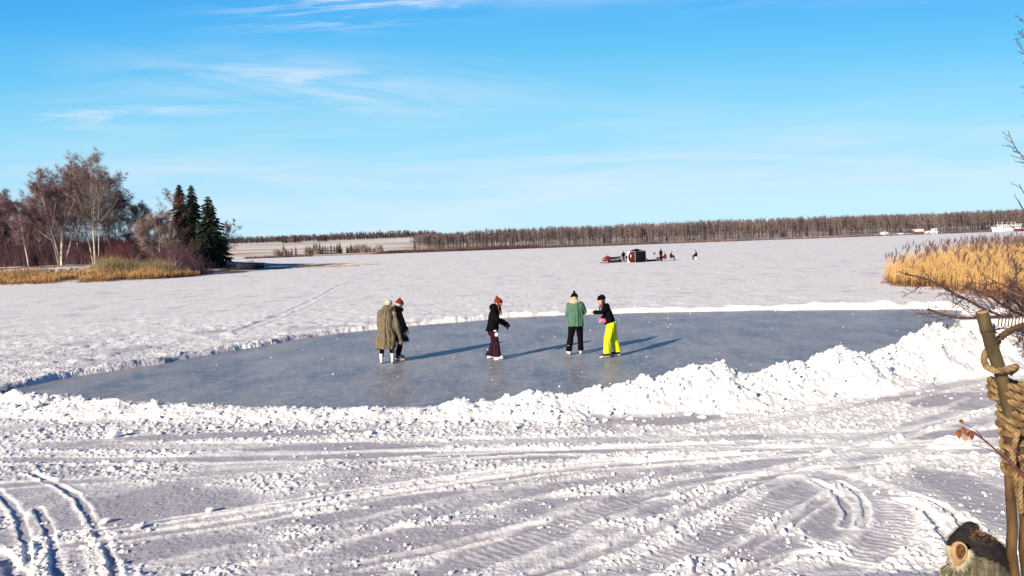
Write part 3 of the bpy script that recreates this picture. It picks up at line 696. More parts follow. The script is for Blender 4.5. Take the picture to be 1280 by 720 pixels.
# fallen pale limbs in front of the birches
for (px, Y, l, ang, el, lab) in ((137, 132, 3.6, 25, 28, "broken pale birch limb sticking out to the right under the tallest birch"), (207, 126, 3.0, 20, 24, "bent pale limb sticking out of the reeds under the crooked birch")):
    p = on_pen(px, Y); segs = []; rng = np.random.default_rng(px)
    grow(segs, rng, np.array([0, 0, .3]), unit(np.array([math.cos(R(ang)), -.2, math.tan(R(el))])), l, .09, 0, [dict(seg=5, wig=.12, up=.03, tip=.3, **{'from': .3}), dict(n=4, len=.4, ang=(25, 60), r=.04, seg=2, wig=.2, up=0, tip=.4, **{'from': 0})])
    P0, P1, R0, R1, lv = seg_arrays(segs); b = Buf(); b.prisms(P0, P1, R0, R1, 6); o = b.build("birch_limb", M['birch']); o.location = p; tag(o, lab, "branch")
# plum undergrowth: uncountable stems
def thicket(name, spots, matl, label, cat, hgt, n_per, seed, kind="stuff", rad=.022):
    rng = np.random.default_rng(seed); P0, P1, R0 = [], [], []
    for (x, y, z, hs, w) in spots:
        k = n_per
        a = rng.uniform(0, 2 * math.pi, k); rr = w * np.sqrt(rng.random(k)); bx, by = x + rr * np.cos(a), y + rr * np.sin(a)
        h = hgt * hs * rng.uniform(.45, 1.05, k); tx, ty = rng.normal(0, .20, k) * h, rng.normal(0, .18, k) * h
        A = np.stack([bx, by, np.full(k, z)], 1); B = A + np.stack([tx, ty, h], 1)
        P0.append(A); P1.append(B); R0.append(np.full(k, rad * 1.4))
        for _ in range(3):
            t = rng.uniform(.25, .9, k)[:, None]; C = A + (B - A) * t; l = h * rng.uniform(.2, .45, k)
            D = C + np.stack([rng.normal(0, .45, k) * l, rng.normal(0, .45, k) * l, l * .8], 1)
            P0.append(C); P1.append(D); R0.append(np.full(k, rad))
    b = Buf(); b.spikes(np.concatenate(P0), np.concatenate(P1), np.concatenate(R0))
    o = b.build(name, matl, smooth=False); tag(o, label, cat, kind=kind); return o
rng = np.random.default_rng(5)
sp = []
for i in range(150):
    px = rng.uniform(-60, 168); Y = rng.uniform(146, 182); p = on_pen(px, Y); sp.append((p[0], p[1], p[2], rng.uniform(.15, 1.0) ** .8 * (1.35 if px < 70 else .95), 2.2))
for i in range(34):
    px = rng.uniform(168, 262); Y = rng.uniform(126, 165); p = on_pen(px, Y); sp.append((p[0], p[1], p[2], rng.uniform(.3, .7), 1.6))
thicket("undergrowth", sp, M['plum_brush'], "plum-coloured leafless undergrowth filling in beneath the birches on the left shore", "undergrowth", 8.0, 75, 6, rad=.026)
sp = [(*on_pen(px, Y), rng.uniform(.6, 1.0), 1.4) for px, Y in ((138, 132), (146, 134), (154, 133), (160, 138), (150, 140), (134, 138), (164, 142))]
thicket("red_shrub", sp, M['twig_red'], "red-twigged bushy shrub between the tallest birch and the dwarf spruce", "shrub", 5.2, 80, 16, kind="thing")
sp = [(*(at(px, py).xy), 0.0, rng.uniform(.5, 1.0), 1.0) for px, py in ((290, 340), (297, 340), (304, 339.5), (311, 339), (317, 338), (322, 337.6), (328, 337.2), (281, 341))]
thicket("spit_scrub", sp, M['twig_dark'], "low dark scrub on the spit to the right of the big spruce", "scrub", 1.9, 60, 26, rad=.03)

# ------------------------------------------------------------------ spruces
def spruce(loc, h, w, label, seed, group=None, dens=1.0, name="spruce_tree", parts=True):
    rng = np.random.default_rng(seed); root = empty(name, loc); tag(root, label, "spruce", group)
    b = Buf(); b.prisms([(0, 0, 0)], [(0, 0, h)], h * .014, h * .002, 7); b.build("trunk", M['bark'], root)
    P0, P1, R0 = [], [], []
    nw = int(h * 4.6 * dens)
    for k in range(nw):
        t = .05 + .95 * (k + rng.random()) / nw; z = h * t
        rad = w * (1 - t) ** .62 * rng.uniform(.66, 1.15) + .16
        nb = int(7 + 5 * (1 - t))
        a0 = rng.uniform(0, 6.28)
        for j in range(nb):
            a = a0 + j * 6.283 / nb + rng.normal(0, .15); L = rad * rng.uniform(.72, 1.1); dr = rng.uniform(.25, .5) * L
            d = np.array([math.cos(a), math.sin(a), 0]); sd = np.array([-d[1], d[0], 0])
            A = np.array([0, 0, z]); tip = A + d * L + np.array([0, 0, -dr + .12 * L])
            P0.append(A); P1.append(tip); R0.append(.07 + .06 * L)
            for q in range(7):
                f = rng.uniform(.25, .95); C = A + (tip - A) * f; s = rng.choice((-1, 1)); l = L * (.28 + .2 * (1 - f)) + .08
                P0.append(C); P1.append(C + d * l * .7 + sd * s * l * .6 + np.array([0, 0, -l * rng.uniform(.15, .55)])); R0.append(.07 + .045 * L)
    b = Buf(); b.spikes(np.array(P0), np.array(P1), np.array(R0)); b.build("crown", M['spruce'], root, smooth=False)
    return root
G_ = "dark spruces on the left shore"
spruce(on_pen(231, 156), 15.6, 3.1, "spruce furthest behind in the trio, half hidden by the rust-brown tree", 31, G_)
spruce(on_pen(246, 152), 15.4, 3.3, "middle spruce of the trio, tall with a narrow ragged tip", 32, G_)
spruce(on_pen(266, 148), 13.3, 3.9, "broadest spruce of the trio, nearest the open lake with boughs to the ground", 33, G_)
spruce(on_pen(176, 140), 5.4, 1.5, "dwarf spruce standing alone between birches and trio", 34, G_)
# low mound under the spruces, coloured blue all over
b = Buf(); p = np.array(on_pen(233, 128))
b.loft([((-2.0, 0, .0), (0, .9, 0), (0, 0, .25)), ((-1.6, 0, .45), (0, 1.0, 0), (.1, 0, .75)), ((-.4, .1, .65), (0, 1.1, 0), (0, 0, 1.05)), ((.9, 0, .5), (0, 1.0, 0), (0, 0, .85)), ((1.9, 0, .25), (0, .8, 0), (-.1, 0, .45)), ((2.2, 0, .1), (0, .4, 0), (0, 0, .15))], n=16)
M['blue_mound'] = mat("mound_blue", (.03, .14, .36), (.02, .09, .25), .5, 2.0, bump=.05, bscale=4)
o = b.build("low_mound", M['blue_mound']); o.location = tuple(p + np.array([0, 0, .25])); tag(o, "small smooth blue mound at the foot of the spruces", "covered boat")

# ------------------------------------------------------------------ reeds
A_ = np.array
def reeds(name, pts, hts, label, seed, mats, plume=.0, rad=.012, lean_=.10, base_dark=.3, litter=0, litter_h=.7):
    """stalks with drooping leaves and feathery plumes: uncountable"""
    rng = np.random.default_rng(seed); n = len(pts); A = np.asarray(pts, float); h = np.asarray(hts)
    lx, ly = rng.normal(.04, lean_, n) * h, rng.normal(.03, lean_, n) * h
    B = A + np.stack([lx, ly, h], 1); Mid = A + (B - A) * (base_dark * rng.uniform(.4, 1.9, n))[:, None]
    b = Buf(); dr = rng.random(n) < .5
    b.prisms(A, Mid, rad, rad * .9, 3, m=1); b.spikes(Mid, B, rad * .9, m=0)
    for _ in range(3):
        t = rng.uniform(.15, .85, n)[:, None]; C = A + (B - A) * t; l = h * rng.uniform(.14, .30, n); a = rng.uniform(0, 6.28, n)
        D = C + np.stack([np.cos(a) * l * .45, np.sin(a) * l * .45, l * rng.uniform(.35, .95, n)], 1)
        m = (t[:, 0] > base_dark)
        b.spikes(C[m], D[m], rad * 1.1, m=0); b.spikes(C[~m], D[~m], rad * 1.1, m=1)
    if litter:                                       # broken stalks low down along the edge, in the shaded base colour
        C = A[rng.integers(0, n, litter)] + rng.normal(0, .12, (litter, 3)) * A_([1, 1, 0]); l = rng.uniform(.3, 1.0, litter) * litter_h
        b.spikes(C, C + np.stack([rng.normal(0, .35, litter) * l, rng.normal(-.1, .3, litter) * l, l], 1), rad * 1.5, m=1)
    if plume:
        k = rng.random(n) < plume; Bp = B[k]; nk = k.sum()
        for _ in range(4):
            l = rng.uniform(.20, .42, nk); o = np.stack([rng.normal(.25, .30, nk) * l, rng.normal(.1, .25, nk) * l, l], 1)
            b.prisms(Bp - np.array([0, 0, .04]), Bp + o * .6, rad * 1.0, rad * 1.9, 3, m=2); b.spikes(Bp + o * .6, Bp + o * 1.1, rad * 1.9, m=2)
    o = b.build(name, mats, smooth=False); tag(o, label, "reeds", kind="stuff"); return o
rng = np.random.default_rng(8)
# right bed, in front of the far shore
RB = [at(*p).xy for p in ((1101, 356), (1118, 359), (1150, 362), (1190, 367), (1235, 374), (1300, 382), (1400, 392), (1420, 350), (1300, 334), (1220, 338), (1150, 344), (1110, 350))]
RBA = np.array([tuple(p) for p in RB])
x = rng.uniform(RBA[:, 0].min(), RBA[:, 0].max(), 26000); y = rng.uniform(RBA[:, 1].min(), RBA[:, 1].max(), 26000); k = inside(x, y, RBA)
ragged = fbm(x * .9, y * .9, 3, 14); k &= ragged > .40; x, y, rg = x[k], y[k], ragged[k]; k = rng.permutation(len(x))[:10500]; x, y, rg = x[k], y[k], rg[k]
edge, _, _ = seg_dist(x, y, [tuple(p) for p in RBA] + [tuple(RBA[0])])
hh = .90 * (1.35 + .75 * sstep(.0, 2.2, edge) + .45 * sstep(15, 24, x)) * (.70 + .38 * rng.random(len(x))) * (.85 + .4 * (fbm(x * .5, y * .5, 3, 3) - .2))
RM = [M['reed'], M['reed_dark'], M['plume']]
reeds("reed_bed", np.stack([x, y, np.full(len(x), -.02)], 1), hh, "dense golden reed bed with dark feathery plumes at the right of the lake", 9, RM, plume=.075, rad=.0085, lean_=.08, base_dark=.26, litter=7000, litter_h=.7)
# left belt along the peninsula
M['reed_dull'] = mat('dull_reed_straw', (.50, .31, .13), (.24, .13, .055), .85, .5, detail=6)
x = rng.uniform(-110, -38, 60000); y = rng.uniform(98, 150, 60000); d, _, _ = seg_dist(x, y, PEN + [PEN[0]]); ins = inside(x, y, PENA); 
k = ins & (d < 11 + 6 * fbm(x * .1, y * .1, 2, 4)) & (y < 128) & (fbm(x * .25, y * .25, 3, 24) > .36); x, y, d = x[k], y[k], d[k]; k = rng.permutation(len(x))[:10500]; x, y, d = x[k], y[k], d[k]
hh = (.35 + .9 * fbm(x * .3, y * .3, 3, 2) + 1.3 * fbm(x * .12, y * .12, 2, 5) ** 2) * rng.uniform(.5, 1.15, len(x))
reeds("reed_belt", np.stack([x, y, pen_z(x, y) - .05], 1), hh, "straw-yellow belt of reeds along the foot of the left shore trees", 10, [M['reed_dull'], M['reed_dark'], M['plume']], plume=.03, rad=.026, lean_=.16, base_dark=.34, litter=5000, litter_h=.9)
sp = [(*on_pen(px, Y), rng.uniform(.6, 1.0), 1.5) for px, Y in zip(rng.uniform(128, 212, 26), rng.uniform(116, 124, 26))]
M['willow_straw'] = mat('willow_straw', (.30, .235, .12), (.17, .13, .075), .9, .5)
thicket('shore_willows', sp, M['willow_straw'], 'olive-tan willow brush rising behind the reed belt under the birches', 'brush', 3.0, 60, 17, rad=.025)
# low dead grass on the spit and a faint tuft line far out on the ice
def grass(name, pxs, label, n, hgt, seed, w=1.0, matl=None):
    rng = np.random.default_rng(seed); pts = []
    for _ in range(n):
        t = rng.random(); i = min(int(t * (len(pxs) - 1)), len(pxs) - 2); f = t * (len(pxs) - 1) - i
        q = at(pxs[i][0] * (1 - f) + pxs[i + 1][0] * f, pxs[i][1] * (1 - f) + pxs[i + 1][1] * f); pts.append((q.x + rng.normal(0, .6 * w), q.y + rng.normal(0, 2.2 * w), 0))
    A = np.array(pts); h = hgt * rng.uniform(.4, 1.1, n); B = A + np.stack([rng.normal(0, .4, n) * h, rng.normal(0, .3, n) * h, h], 1)
    b = Buf(); b.spikes(A, B, .045); o = b.build(name, matl or M['dry'], smooth=False); tag(o, label, "dead grass", kind="stuff")
grass("spit_grass", ((300, 339.5), (330, 336.5), (370, 335), (410, 334), (452, 332.4)), "low brown dead grass along the tip of the left spit", 1700, .42, 3)
grass("ice_grass", ((618, 325), (650, 324.2), (684, 323.2)), "faint tan tufts of dead grass poking through snow far out on the lake", 420, .16, 4, 1.1)

# ------------------------------------------------------------------ the far shore at 600 m
def far_h(x, y):
    left = 1 - sstep(-110, -60, x)
    rise_l = 15.5 * sstep(640, 1010, y) + 1.2 * sstep(598, 625, y)
    rise_r = 1.3 * sstep(598, 615, y) + 6.5 * sstep(640, 1000, y)
    nz = (fbm(x * .008, y * .008, 3, 61) - .5) * 3 * sstep(620, 760, y)
    return -.5 + (rise_l + .5) * left + (rise_r + .5) * (1 - left) + nz
gx = np.concatenate([np.linspace(-1100, -700, 12), np.linspace(-690, 900, 260), np.linspace(920, 1500, 14)]); gy = np.concatenate([np.linspace(594, 640, 24), np.linspace(646, 1060, 60), np.linspace(1100, 2600, 14)])
GX, GY = np.meshgrid(gx, gy); GX = GX.ravel(); GY = GY.ravel(); wob = (fbm(GX * .02, GX * 0, 4, 71) - .5) * 14
i = np.arange(len(GX)).reshape(len(gy), len(gx)); q = np.stack([i[:-1, :-1], i[:-1, 1:], i[1:, 1:], i[1:, :-1]], 2).reshape(-1, 4)
M['field'] = mat("stubble_field", (.80, .77, .76), (.50, .36, .24), .9, .02, (.35, 1.6, 1), detail=8, lo=.36, hi=.58)
o = link("far_shore", mesh_np("far_shore", np.stack([GX, GY + wob * (GY < 640), far_h(GX, GY)], 1), q, smooth=True), M['field']); tag(o, kind="structure")
def forest(name, xs, ys, hs, label, seed, front, mats, tw=(44, .115)):
    """bare aspens: pale trunks, brown twigs; one far-off mass"""
    rng = np.random.default_rng(seed); b = Buf(); n = len(xs); z = far_h(xs, ys) - .2
    A = np.stack([xs, ys, z], 1); lx = rng.normal(0, .025, n) * hs
    T = A + np.stack([lx, rng.normal(0, .02, n) * hs, hs * .9], 1)
    pale = front & (rng.random(n) < .30)
    b.prisms(A[pale], T[pale], .15 * rng.uniform(.5, 1.3, pale.sum()), .05, 3, m=1); b.prisms(A[~pale], T[~pale], .12, .05, 3, m=2)
    for k in range(tw[0]):
        t = rng.uniform(.30, 1.0, n) ** np.where(front, .6, 1.0); C = A + (T - A) * t[:, None]; l = hs * rng.uniform(.10, .26, n) * (1.15 - .5 * t); a = rng.uniform(0, 6.28, n); e = rng.uniform(.2, 1.0, n)
        D = C + np.stack([np.cos(a) * l * .75, np.sin(a) * l * .75, l * e], 1); b.spikes(C, D, tw[1] * rng.uniform(.7, 1.4), m=0)
    o = b.build(name, mats, smooth=False); tag(o, label, "forest", kind="stuff"); return o
M['far_twig'] = mat("far_forest_twigs", (.215, .16, .15), (.115, .09, .092), .95, .06, detail=6)
M['far_pale'] = mat("aspen_bark", (.30, .27, .275), (.18, .16, .17), .9, .5)
M['far_dark'] = mat("dark_trunks", (.13, .105, .11), (.075, .06, .07), .9, .5)
M['shore_twig'] = mat("shore_brush_twigs", (.16, .085, .085), (.095, .052, .058), .95, .05)
M['sky_twig'] = mat('dark_skyline_twigs', (.125, .085, .095), (.075, .052, .064), .95, .03)
FM = [M['far_twig'], M['far_pale'], M['far_dark']]
rng = np.random.default_rng(12)
n = 5200
xs = rng.uniform(-78, 560, n); dep = rng.random(n) ** 1.6; ys = 604 + dep * 190; front = ys < 650
wv = fbm(xs * .012, ys * .01, 4, 81)
hs = (11.5 + 4.5 * wv + 1.8 * sstep(-80, 60, xs)) * rng.uniform(.80, 1.08, n)
k = ~((xs < -70) & (ys < 620)); forest("far_forest", xs[k], ys[k], hs[k], "long band of bare brown aspen forest along the far lake shore", 1, front[k], FM)
n = 5200; xs = rng.uniform(-760, 40, n); ys = rng.uniform(1015, 1120, n); hs = (6.5 + 5 * fbm(xs * .006, ys * .006, 3, 83)) * rng.uniform(.7, 1.1, n)
forest("skyline_forest", xs, ys, hs, "thin dark line of woods on the skyline above the far snowy field", 2, np.zeros(n, bool), [M['sky_twig'], M['far_dark'], M['far_dark']], (16, .34))
n = 3600; xs = rng.uniform(120, 900, n); ys = rng.uniform(830, 1000, n); hs = (12 + 6 * fbm(xs * .006, ys * .006, 3, 93)) * rng.uniform(.7, 1.15, n)
forest("hill_forest", xs, ys, hs, "wooded brown rise behind the far shore forest at right", 3, np.zeros(n, bool), FM, (14, .24))
# reddish brush along the water line
def brush(name, xs, ys, hts, label, seed, matl):
    rng = np.random.default_rng(seed); n = len(xs); A = np.stack([xs, ys, far_h(xs, ys) - .3], 1); b = Buf()
    for _ in range(3):
        B = A + np.stack([rng.normal(0, .5, n) * hts, rng.normal(0, .4, n) * hts, hts * rng.uniform(.5, 1.05, n)], 1); b.spikes(A, B, .16)
    o = b.build(name, matl, smooth=False); tag(o, label, "brush", kind="stuff")
xs = np.concatenate([rng.uniform(-108, 560, 7000), rng.uniform(-110, 20, 2500)]); ys = 599 + rng.random(len(xs)) * 7 + (fbm(xs * .02, xs * 0, 4, 71) - .5) * 14
hh = np.where(xs < 20, 3.2, 2.0) * rng.uniform(.5, 1.1, len(xs)) * sstep(-112, -90, xs)
brush("shore_brush", xs, ys, hh, "dark reddish brush along the waterline below the far forest", 5, M['shore_twig'])
xs = rng.uniform(-205, -130, 1000); ys = 600 + rng.random(1000) * 6
brush("field_brush", xs, ys, rng.uniform(.8, 3.0, 1000) * (fbm(xs * .05, xs * 0, 2, 4) > .42), "dark brush patch at the waterline below the row of small spruces", 6, M['shore_twig'])
# row of small spruces along the foot of the field
lab = "small dark spruce in the row along the foot of the far snowy field"
proto = spruce((0, 0, 0), 9.0, 1.6, lab, 41, "row of small spruces by the far field", .55)
rng = np.random.default_rng(13)
pxs = [357, 360, 363, 367, 372, 386, 390, 395, 398, 402, 406, 409, 412, 416, 420, 424, 427, 436, 441]
for i, px in enumerate(pxs):
    o = proto if i == 0 else copy_tree(proto)
    Y = 640 + rng.uniform(-8, 14); xx_ = (px - 640) / FPX * Y; o.location = (xx_, Y, float(far_h(np.array([xx_]), np.array([Y]))[0]) - .2); s = rng.uniform(.55, 1.15); o.scale = (s, s, s); o.rotation_euler.z = rng.uniform(0, 6)
# pale willow clumps in the field
sp = []
for px in list(rng.uniform(440, 480, 14)) + list(rng.uniform(344, 356, 4)) + list(rng.uniform(356, 440, 12)):
    Y = 642 + rng.uniform(-6, 18); x_ = (px - 640) / FPX * Y; sp.append((x_, Y, float(far_h(np.array([x_]), np.array([Y]))[0]), rng.uniform(.5, 1.0), 2.5))
thicket("field_willows", sp, M['twig_grey'], "pale grey-brown willow brush among and beside the row of small spruces", "brush", 7.5, 40, 7, rad=.11)
# dark spruces standing out of the far forest
lab = "dark spruce poking up among the bare far-shore forest"
pr2 = spruce((0, 0, 0), 13.0, 2.0, lab, 43, "spruces in the far forest", .5)
for i in range(26):
    o = pr2 if i == 0 else copy_tree(pr2)
    px = rng.uniform(520, 1270); Y = rng.uniform(640, 760); x_ = (px - 640) / FPX * Y; o.location = (x_, Y, float(far_h(np.array([x_]), np.array([Y]))[0]) - .2); s = rng.uniform(.75, 1.12); o.scale = (s, s, s)
# farm house with trees at the top of the field
def gable(name, loc, w, d, h, rh, mw, mr, label, rz=0.0, windows=(), cat="house", group=None, parent=None):
    r = empty(name, loc, rz); tag(r, label, cat, group); b = Buf(); b.box((0, 0, h / 2), (w, d, h))
    g = np.array([(-w / 2, -d / 2 + .02, h - .02), (w / 2, -d / 2 + .02, h - .02), (0, -d / 2 + .02, h + rh - .1), (-w / 2, d / 2 - .02, h - .02), (w / 2, d / 2 - .02, h - .02), (0, d / 2 - .02, h + rh - .1)])
    b.add(g, [[0, 3, 5, 2], [1, 2, 5, 4]], [[0, 1, 2], [3, 5, 4]]); b.build("wall", mw, r, False)
    b = Buf(); o_ = .35
    for s in (-1, 1):
        q = np.array([(0, -d / 2 - o_, h + rh), (0, d / 2 + o_, h + rh), (s * (w / 2 + o_), d / 2 + o_, h - o_ * rh / w), (s * (w / 2 + o_), -d / 2 - o_, h - o_ * rh / w)])
        V_ = np.concatenate([q, q + np.array([0, 0, .16])]); Q_ = [[0, 1, 2, 3], [4, 7, 6, 5], [0, 4, 5, 1], [1, 5, 6, 2], [2, 6, 7, 3], [3, 7, 4, 0]]; b.add(V_, Q_)
    b.build("roof", mr, r, False)
    for (wx, wz, ww, wh) in windows:
        b = Buf(); b.box((wx, -d / 2 - .015, wz), (ww, .08, wh)); b.build("window", M['glass_dark'], r, False)
    return r
M['glass_dark'] = mat("dark_window", (.03, .035, .05), (.02, .025, .03), .15, 1, spec=.5)
M['white_wall'] = mat("white_siding", (.78, .77, .76), (.70, .69, .69), .7, 2); M['dark_roof'] = mat("dark_roofing", (.06, .055, .07), (.04, .04, .05), .8, 1)
M['brown_wall'] = mat("brown_boards", (.12, .08, .065), (.07, .05, .045), .85, 1.5, (1, 1, 4)); M['red_wall'] = mat("dull_red_boards", (.17, .075, .075), (.11, .05, .055), .8, 1.5); M['snow_roof'] = mat("snowy_roof", (.84, .84, .86), (.78, .78, .8), .8, 1)
def fz(x, y): return float(far_h(np.array([x]), np.array([y]))[0])
x_ = (366 - 640) / FPX * 960; gable("farmhouse", (x_, 960, fz(x_, 960) - .3), 13, 9, 4.2, 3.2, M['brown_wall'], M['dark_roof'], "dark-roofed farmhouse among trees at the top edge of the far field", .2, ((-3, 2.4, 1.4, 1.5), (3, 2.4, 1.4, 1.5)))
lab = "dark bushy spruce beside the farmhouse at the top of the far field"
for i, (px, s) in enumerate(((357, .5), (360, .55), (372, .65), (376, .5), (401, .5), (405, .6), (409, .65), (411, .5))):
    o = copy_tree(pr2); x_ = (px - 640) / FPX * 955; o.location = (x_, 955, fz(x_, 955) - .2); o.scale = (s * 1.8, s * 1.8, s); o['group'] = "spruces at the top of the far field"
    o['label'] = lab if px < 390 else "dark bushy spruce in the clump right of the farmhouse on the far field"
# buildings on the far shore at right
def far_at(px, Y): x_ = (px - 640) / FPX * Y; return (x_, Y, fz(x_, Y) - .1)
gable("shore_cabin", far_at(1107, 601), 4.2, 4, 1.9, 1.0, M['white_wall'], M['snow_roof'], "small white cabin at the waterline, furthest left of the far buildings", .3, ((0, 1.1, .9, .9),), "cabin")
gable("shore_shed", far_at(1126, 601), 4.5, 4, 1.1, .5, M['white_wall'], M['snow_roof'], "low white boat shed at the waterline between the two larger far buildings", -.1, (), "shed")
gable("shore_house", far_at(1149, 603), 8.0, 6, 2.2, 1.5, M['red_wall'], M['snow_roof'], "small dull reddish house with snowy roof on the far shore", 1.35, ((-1.5, 1.5, 1.1, 1.2), (1.5, 1.5, 1.1, 1.2)))
r = gable("shore_garage", far_at(1164, 600), 9.0, 5, 2.0, .6, M['white_wall'], M['snow_roof'], "long low white building on the far shore beside the red house", 0.0, ((-2, 1.1, 1.0, .8), (1.5, 1.1, 1.0, .8)), "building")
b = Buf(); b.box((3.0, 0, 2.9), (2.4, 3.6, 2.4), bevel=.05); b.build("tower", M['white_wall'], r, False)
b = Buf(); b.box((3.0, -1.82, 3.1), (1.3, .08, .9)); b.build("window", M['glass_dark'], r, False)
# the tour boat drawn up on the far shore
M['boat_white'] = mat("white_boat_paint", (.80, .80, .80), (.72, .72, .73), .5, .8, spec=.4); M['boat_red'] = mat("dark_red_canvas", (.20, .035, .06), (.13, .025, .045), .8, .8)
bt = empty("tour_boat", far_at(1262, 560) [:2] + (0.1,), 0.12); tag(bt, "large white passenger boat with upper deck rail laid up at the far shore", "boat")
hb = Buf(); rings = []
for t in np.linspace(0, 1, 12):
    xk = -12 + 24 * t; w = 2.6 * (1 - (1 - min(t / .35, 1)) ** 2.2) if t < .35 else 2.6; zt = 2.0 + 1.6 * (1 - min(t / .4, 1)) ** 1.6; rings.append((xk, max(w, .12), zt))
Vb = []
for xk, w, zt in rings:
    k = 1.2 * (zt - 2.0) / 1.6
    for (sy, sz) in ((-1, 1), (-.82, .45), (-.35, 0), (.35, 0), (.82, .45), (1, 1)): Vb.append((xk - k * sz * 1.0, w * sy, .05 + zt * sz))
nq = 6; Qb = [[r_ * nq + j, r_ * nq + (j + 1), (r_ + 1) * nq + (j + 1), (r_ + 1) * nq + j] for r_ in range(11) for j in range(5)] + [[r_ * nq + 5, r_ * nq, (r_ + 1) * nq, (r_ + 1) * nq + 5] for r_ in range(11)]
hb.add(np.array(Vb), Qb + [[66, 67, 70, 71], [67, 68, 69, 70]]); hb.build("hull", M['boat_white'], bt, False)
b = Buf(); b.box((.5, 0, 3.1), (15, 4.2, 2.1), bevel=.1); b.build("cabin", M['boat_white'], bt, False)
for k in range(8): b = Buf(); b.box((-5.6 + k * 1.75, -2.13, 3.2), (1.15, .08, .8)); b.build("window", M['glass_dark'], bt, False)
b = Buf(); b.box((.5, 0, 4.28), (16.5, 4.8, .16)); b.build("upper_deck", M['boat_white'], bt, False)
b = Buf(); b.box((-1.5, 0, 6.5), (11, 4.4, .14)); b.build("canopy", M['boat_white'], bt, False)
b = Buf()
for y_ in (-2.2, 2.2):
    for zz in (4.75, 5.2): b.prisms([(-7.5, y_, zz)], [(8.5, y_, zz)], .07, .07, 4)
    for xk in np.linspace(-7.5, 8.5, 12): b.prisms([(xk, y_, 4.3)], [(xk, y_, 5.2)], .06, .06, 4)
    for xk in (-6.5, -3, .5, 3.6): b.prisms([(xk, y_, 4.3)], [(xk, y_, 6.5)], .09, .09, 4)
b.build("railing", M['boat_white'], bt, False)
b = Buf(); b.prisms([(-10.6, 0, 3.3)], [(-11.2, 0, 5.6)], .1, .06, 5); b.build("bow_mast", M['boat_white'], bt, False)
b = Buf(); b.box((0, 0, .9), (11, 4.5, 1.9), bevel=.8); o = b.build("covered_hull", M['boat_red'], None, True); o.location = far_at(1279, 548)[:2] + (.05,); o.rotation_euler.z = .1; tag(o, "dark red covered boat beside the large white passenger boat", "boat")

# ------------------------------------------------------------------ people
A_ = np.array
def col_mat(name, c, rough=.85, var=.75, scale=14, bump=.0, spec=.2): return mat(name, c, tuple(q * var for q in c), rough, scale, spec=spec, bump=bump)
M['skin'] = col_mat("skin", (.62, .36, .27), .55, .92, 6, spec=.35); M['eye'] = col_mat("eye_white", (.7, .7, .68), .3, .95); M['iris'] = col_mat("dark_iris", (.03, .02, .015), .3)
M['lip'] = col_mat("lips", (.42, .15, .13), .5, .9)
M['tan_wool'] = col_mat("tan_wool_coat", (.19, .152, .102), .95, .72, 5, .006, spec=.08); M['taupe'] = col_mat("dark_taupe_coat", (.050, .037, .034), .9, .5, 5, .004, spec=.08)
M['black'] = col_mat("black_cloth", (.0055, .005, .0065), .9, .6, 8, .004, spec=.06); M['navy'] = col_mat("navy_cloth", (.009, .010, .019), .9, .7, 8, .004, spec=.08)
M['plum'] = col_mat("plum_trousers", (.036, .010, .024), .85, .6, 8, .004, spec=.1); M['green'] = col_mat("green_jacket", (.075, .172, .115), .8, .82, 6, .005)
M['lime'] = col_mat("lime_yellow_ski_pants", (.72, .80, .018), .65, .88, 5, .004); M['rust_knit'] = col_mat("rust_red_knit", (.23, .032, .014), .95, .6, 60, .004)
M['cream_knit'] = col_mat("cream_knit", (.72, .64, .52), .95, .8, 60, .004); M['fur'] = col_mat("cream_fur", (.62, .50, .34), .95, .6, 70, .006)
M['hair_brown'] = mat("brown_hair", (.10, .045, .022), (.05, .022, .012), .55, 30, (1, 1, .15), spec=.4); M['hair_red'] = mat("auburn_hair", (.13, .035, .022), (.06, .018, .012), .55, 30, (1, 1, .15), spec=.4)
M['skate_white'] = col_mat("white_skate_leather", (.78, .76, .72), .45, .9, 8, spec=.4); M['skate_brown'] = col_mat("brown_skate_leather", (.075, .045, .032), .5, .7, 8, spec=.4); M['skate_black'] = col_mat("black_skate_shell", (.02, .02, .022), .4, .7, 8, spec=.4)
M['holder'] = col_mat("white_plastic_holder", (.80, .80, .78), .4, .95, spec=.4); M['steel'] = mat("steel_blade", (.55, .55, .57), (.45, .45, .47), .25, 6, metal=.9)
M['pink'] = col_mat("pink_fleece", (.72, .16, .30), .85, .8); M['red_cloth'] = col_mat("red_cloth", (.17, .016, .02), .8, .7); M['white_cloth'] = col_mat("white_cloth", (.78, .77, .78), .8, .9)

def hand(b, wr, el, side, curl=.5, sc=1.0):
    """palm, four unequal bent fingers and a thumb leaving the side of the palm"""
    d = unit(A_(wr) - A_(el)); ref = A_([0, 0, 1.0]) if abs(d[2]) < .85 else A_([0, 1.0, 0]); s = unit(np.cross(d, ref)) * side; n = np.cross(s, d) * side
    c = A_(wr) + d * .045 * sc
    b.tube([A_(wr), A_(wr) + d * .03 * sc, c + d * .02 * sc, c + d * .045 * sc], [.024 * sc, .030 * sc, .034 * sc, .028 * sc], n=8)
    for k, L in enumerate((.068, .078, .073, .058)):
        o = c + d * .04 * sc + s * (k - 1.5) * .017 * sc; p1 = o + (d * math.cos(curl * .5) - n * math.sin(curl * .5)) * L * .5 * sc; p2 = p1 + (d * math.cos(curl * 1.4) - n * math.sin(curl * 1.4)) * L * .5 * sc
        b.chain([o, p1, p2], [.0095 * sc, .009 * sc, .0075 * sc], n=6)
    o = c - s * .022 * sc; p1 = o + unit(d * .6 - s * .8 - n * .2) * .035 * sc; b.chain([o, p1, p1 + unit(d * .9 - s * .2 - n * .3) * .03 * sc], [.012 * sc, .010 * sc, .008 * sc], n=6)

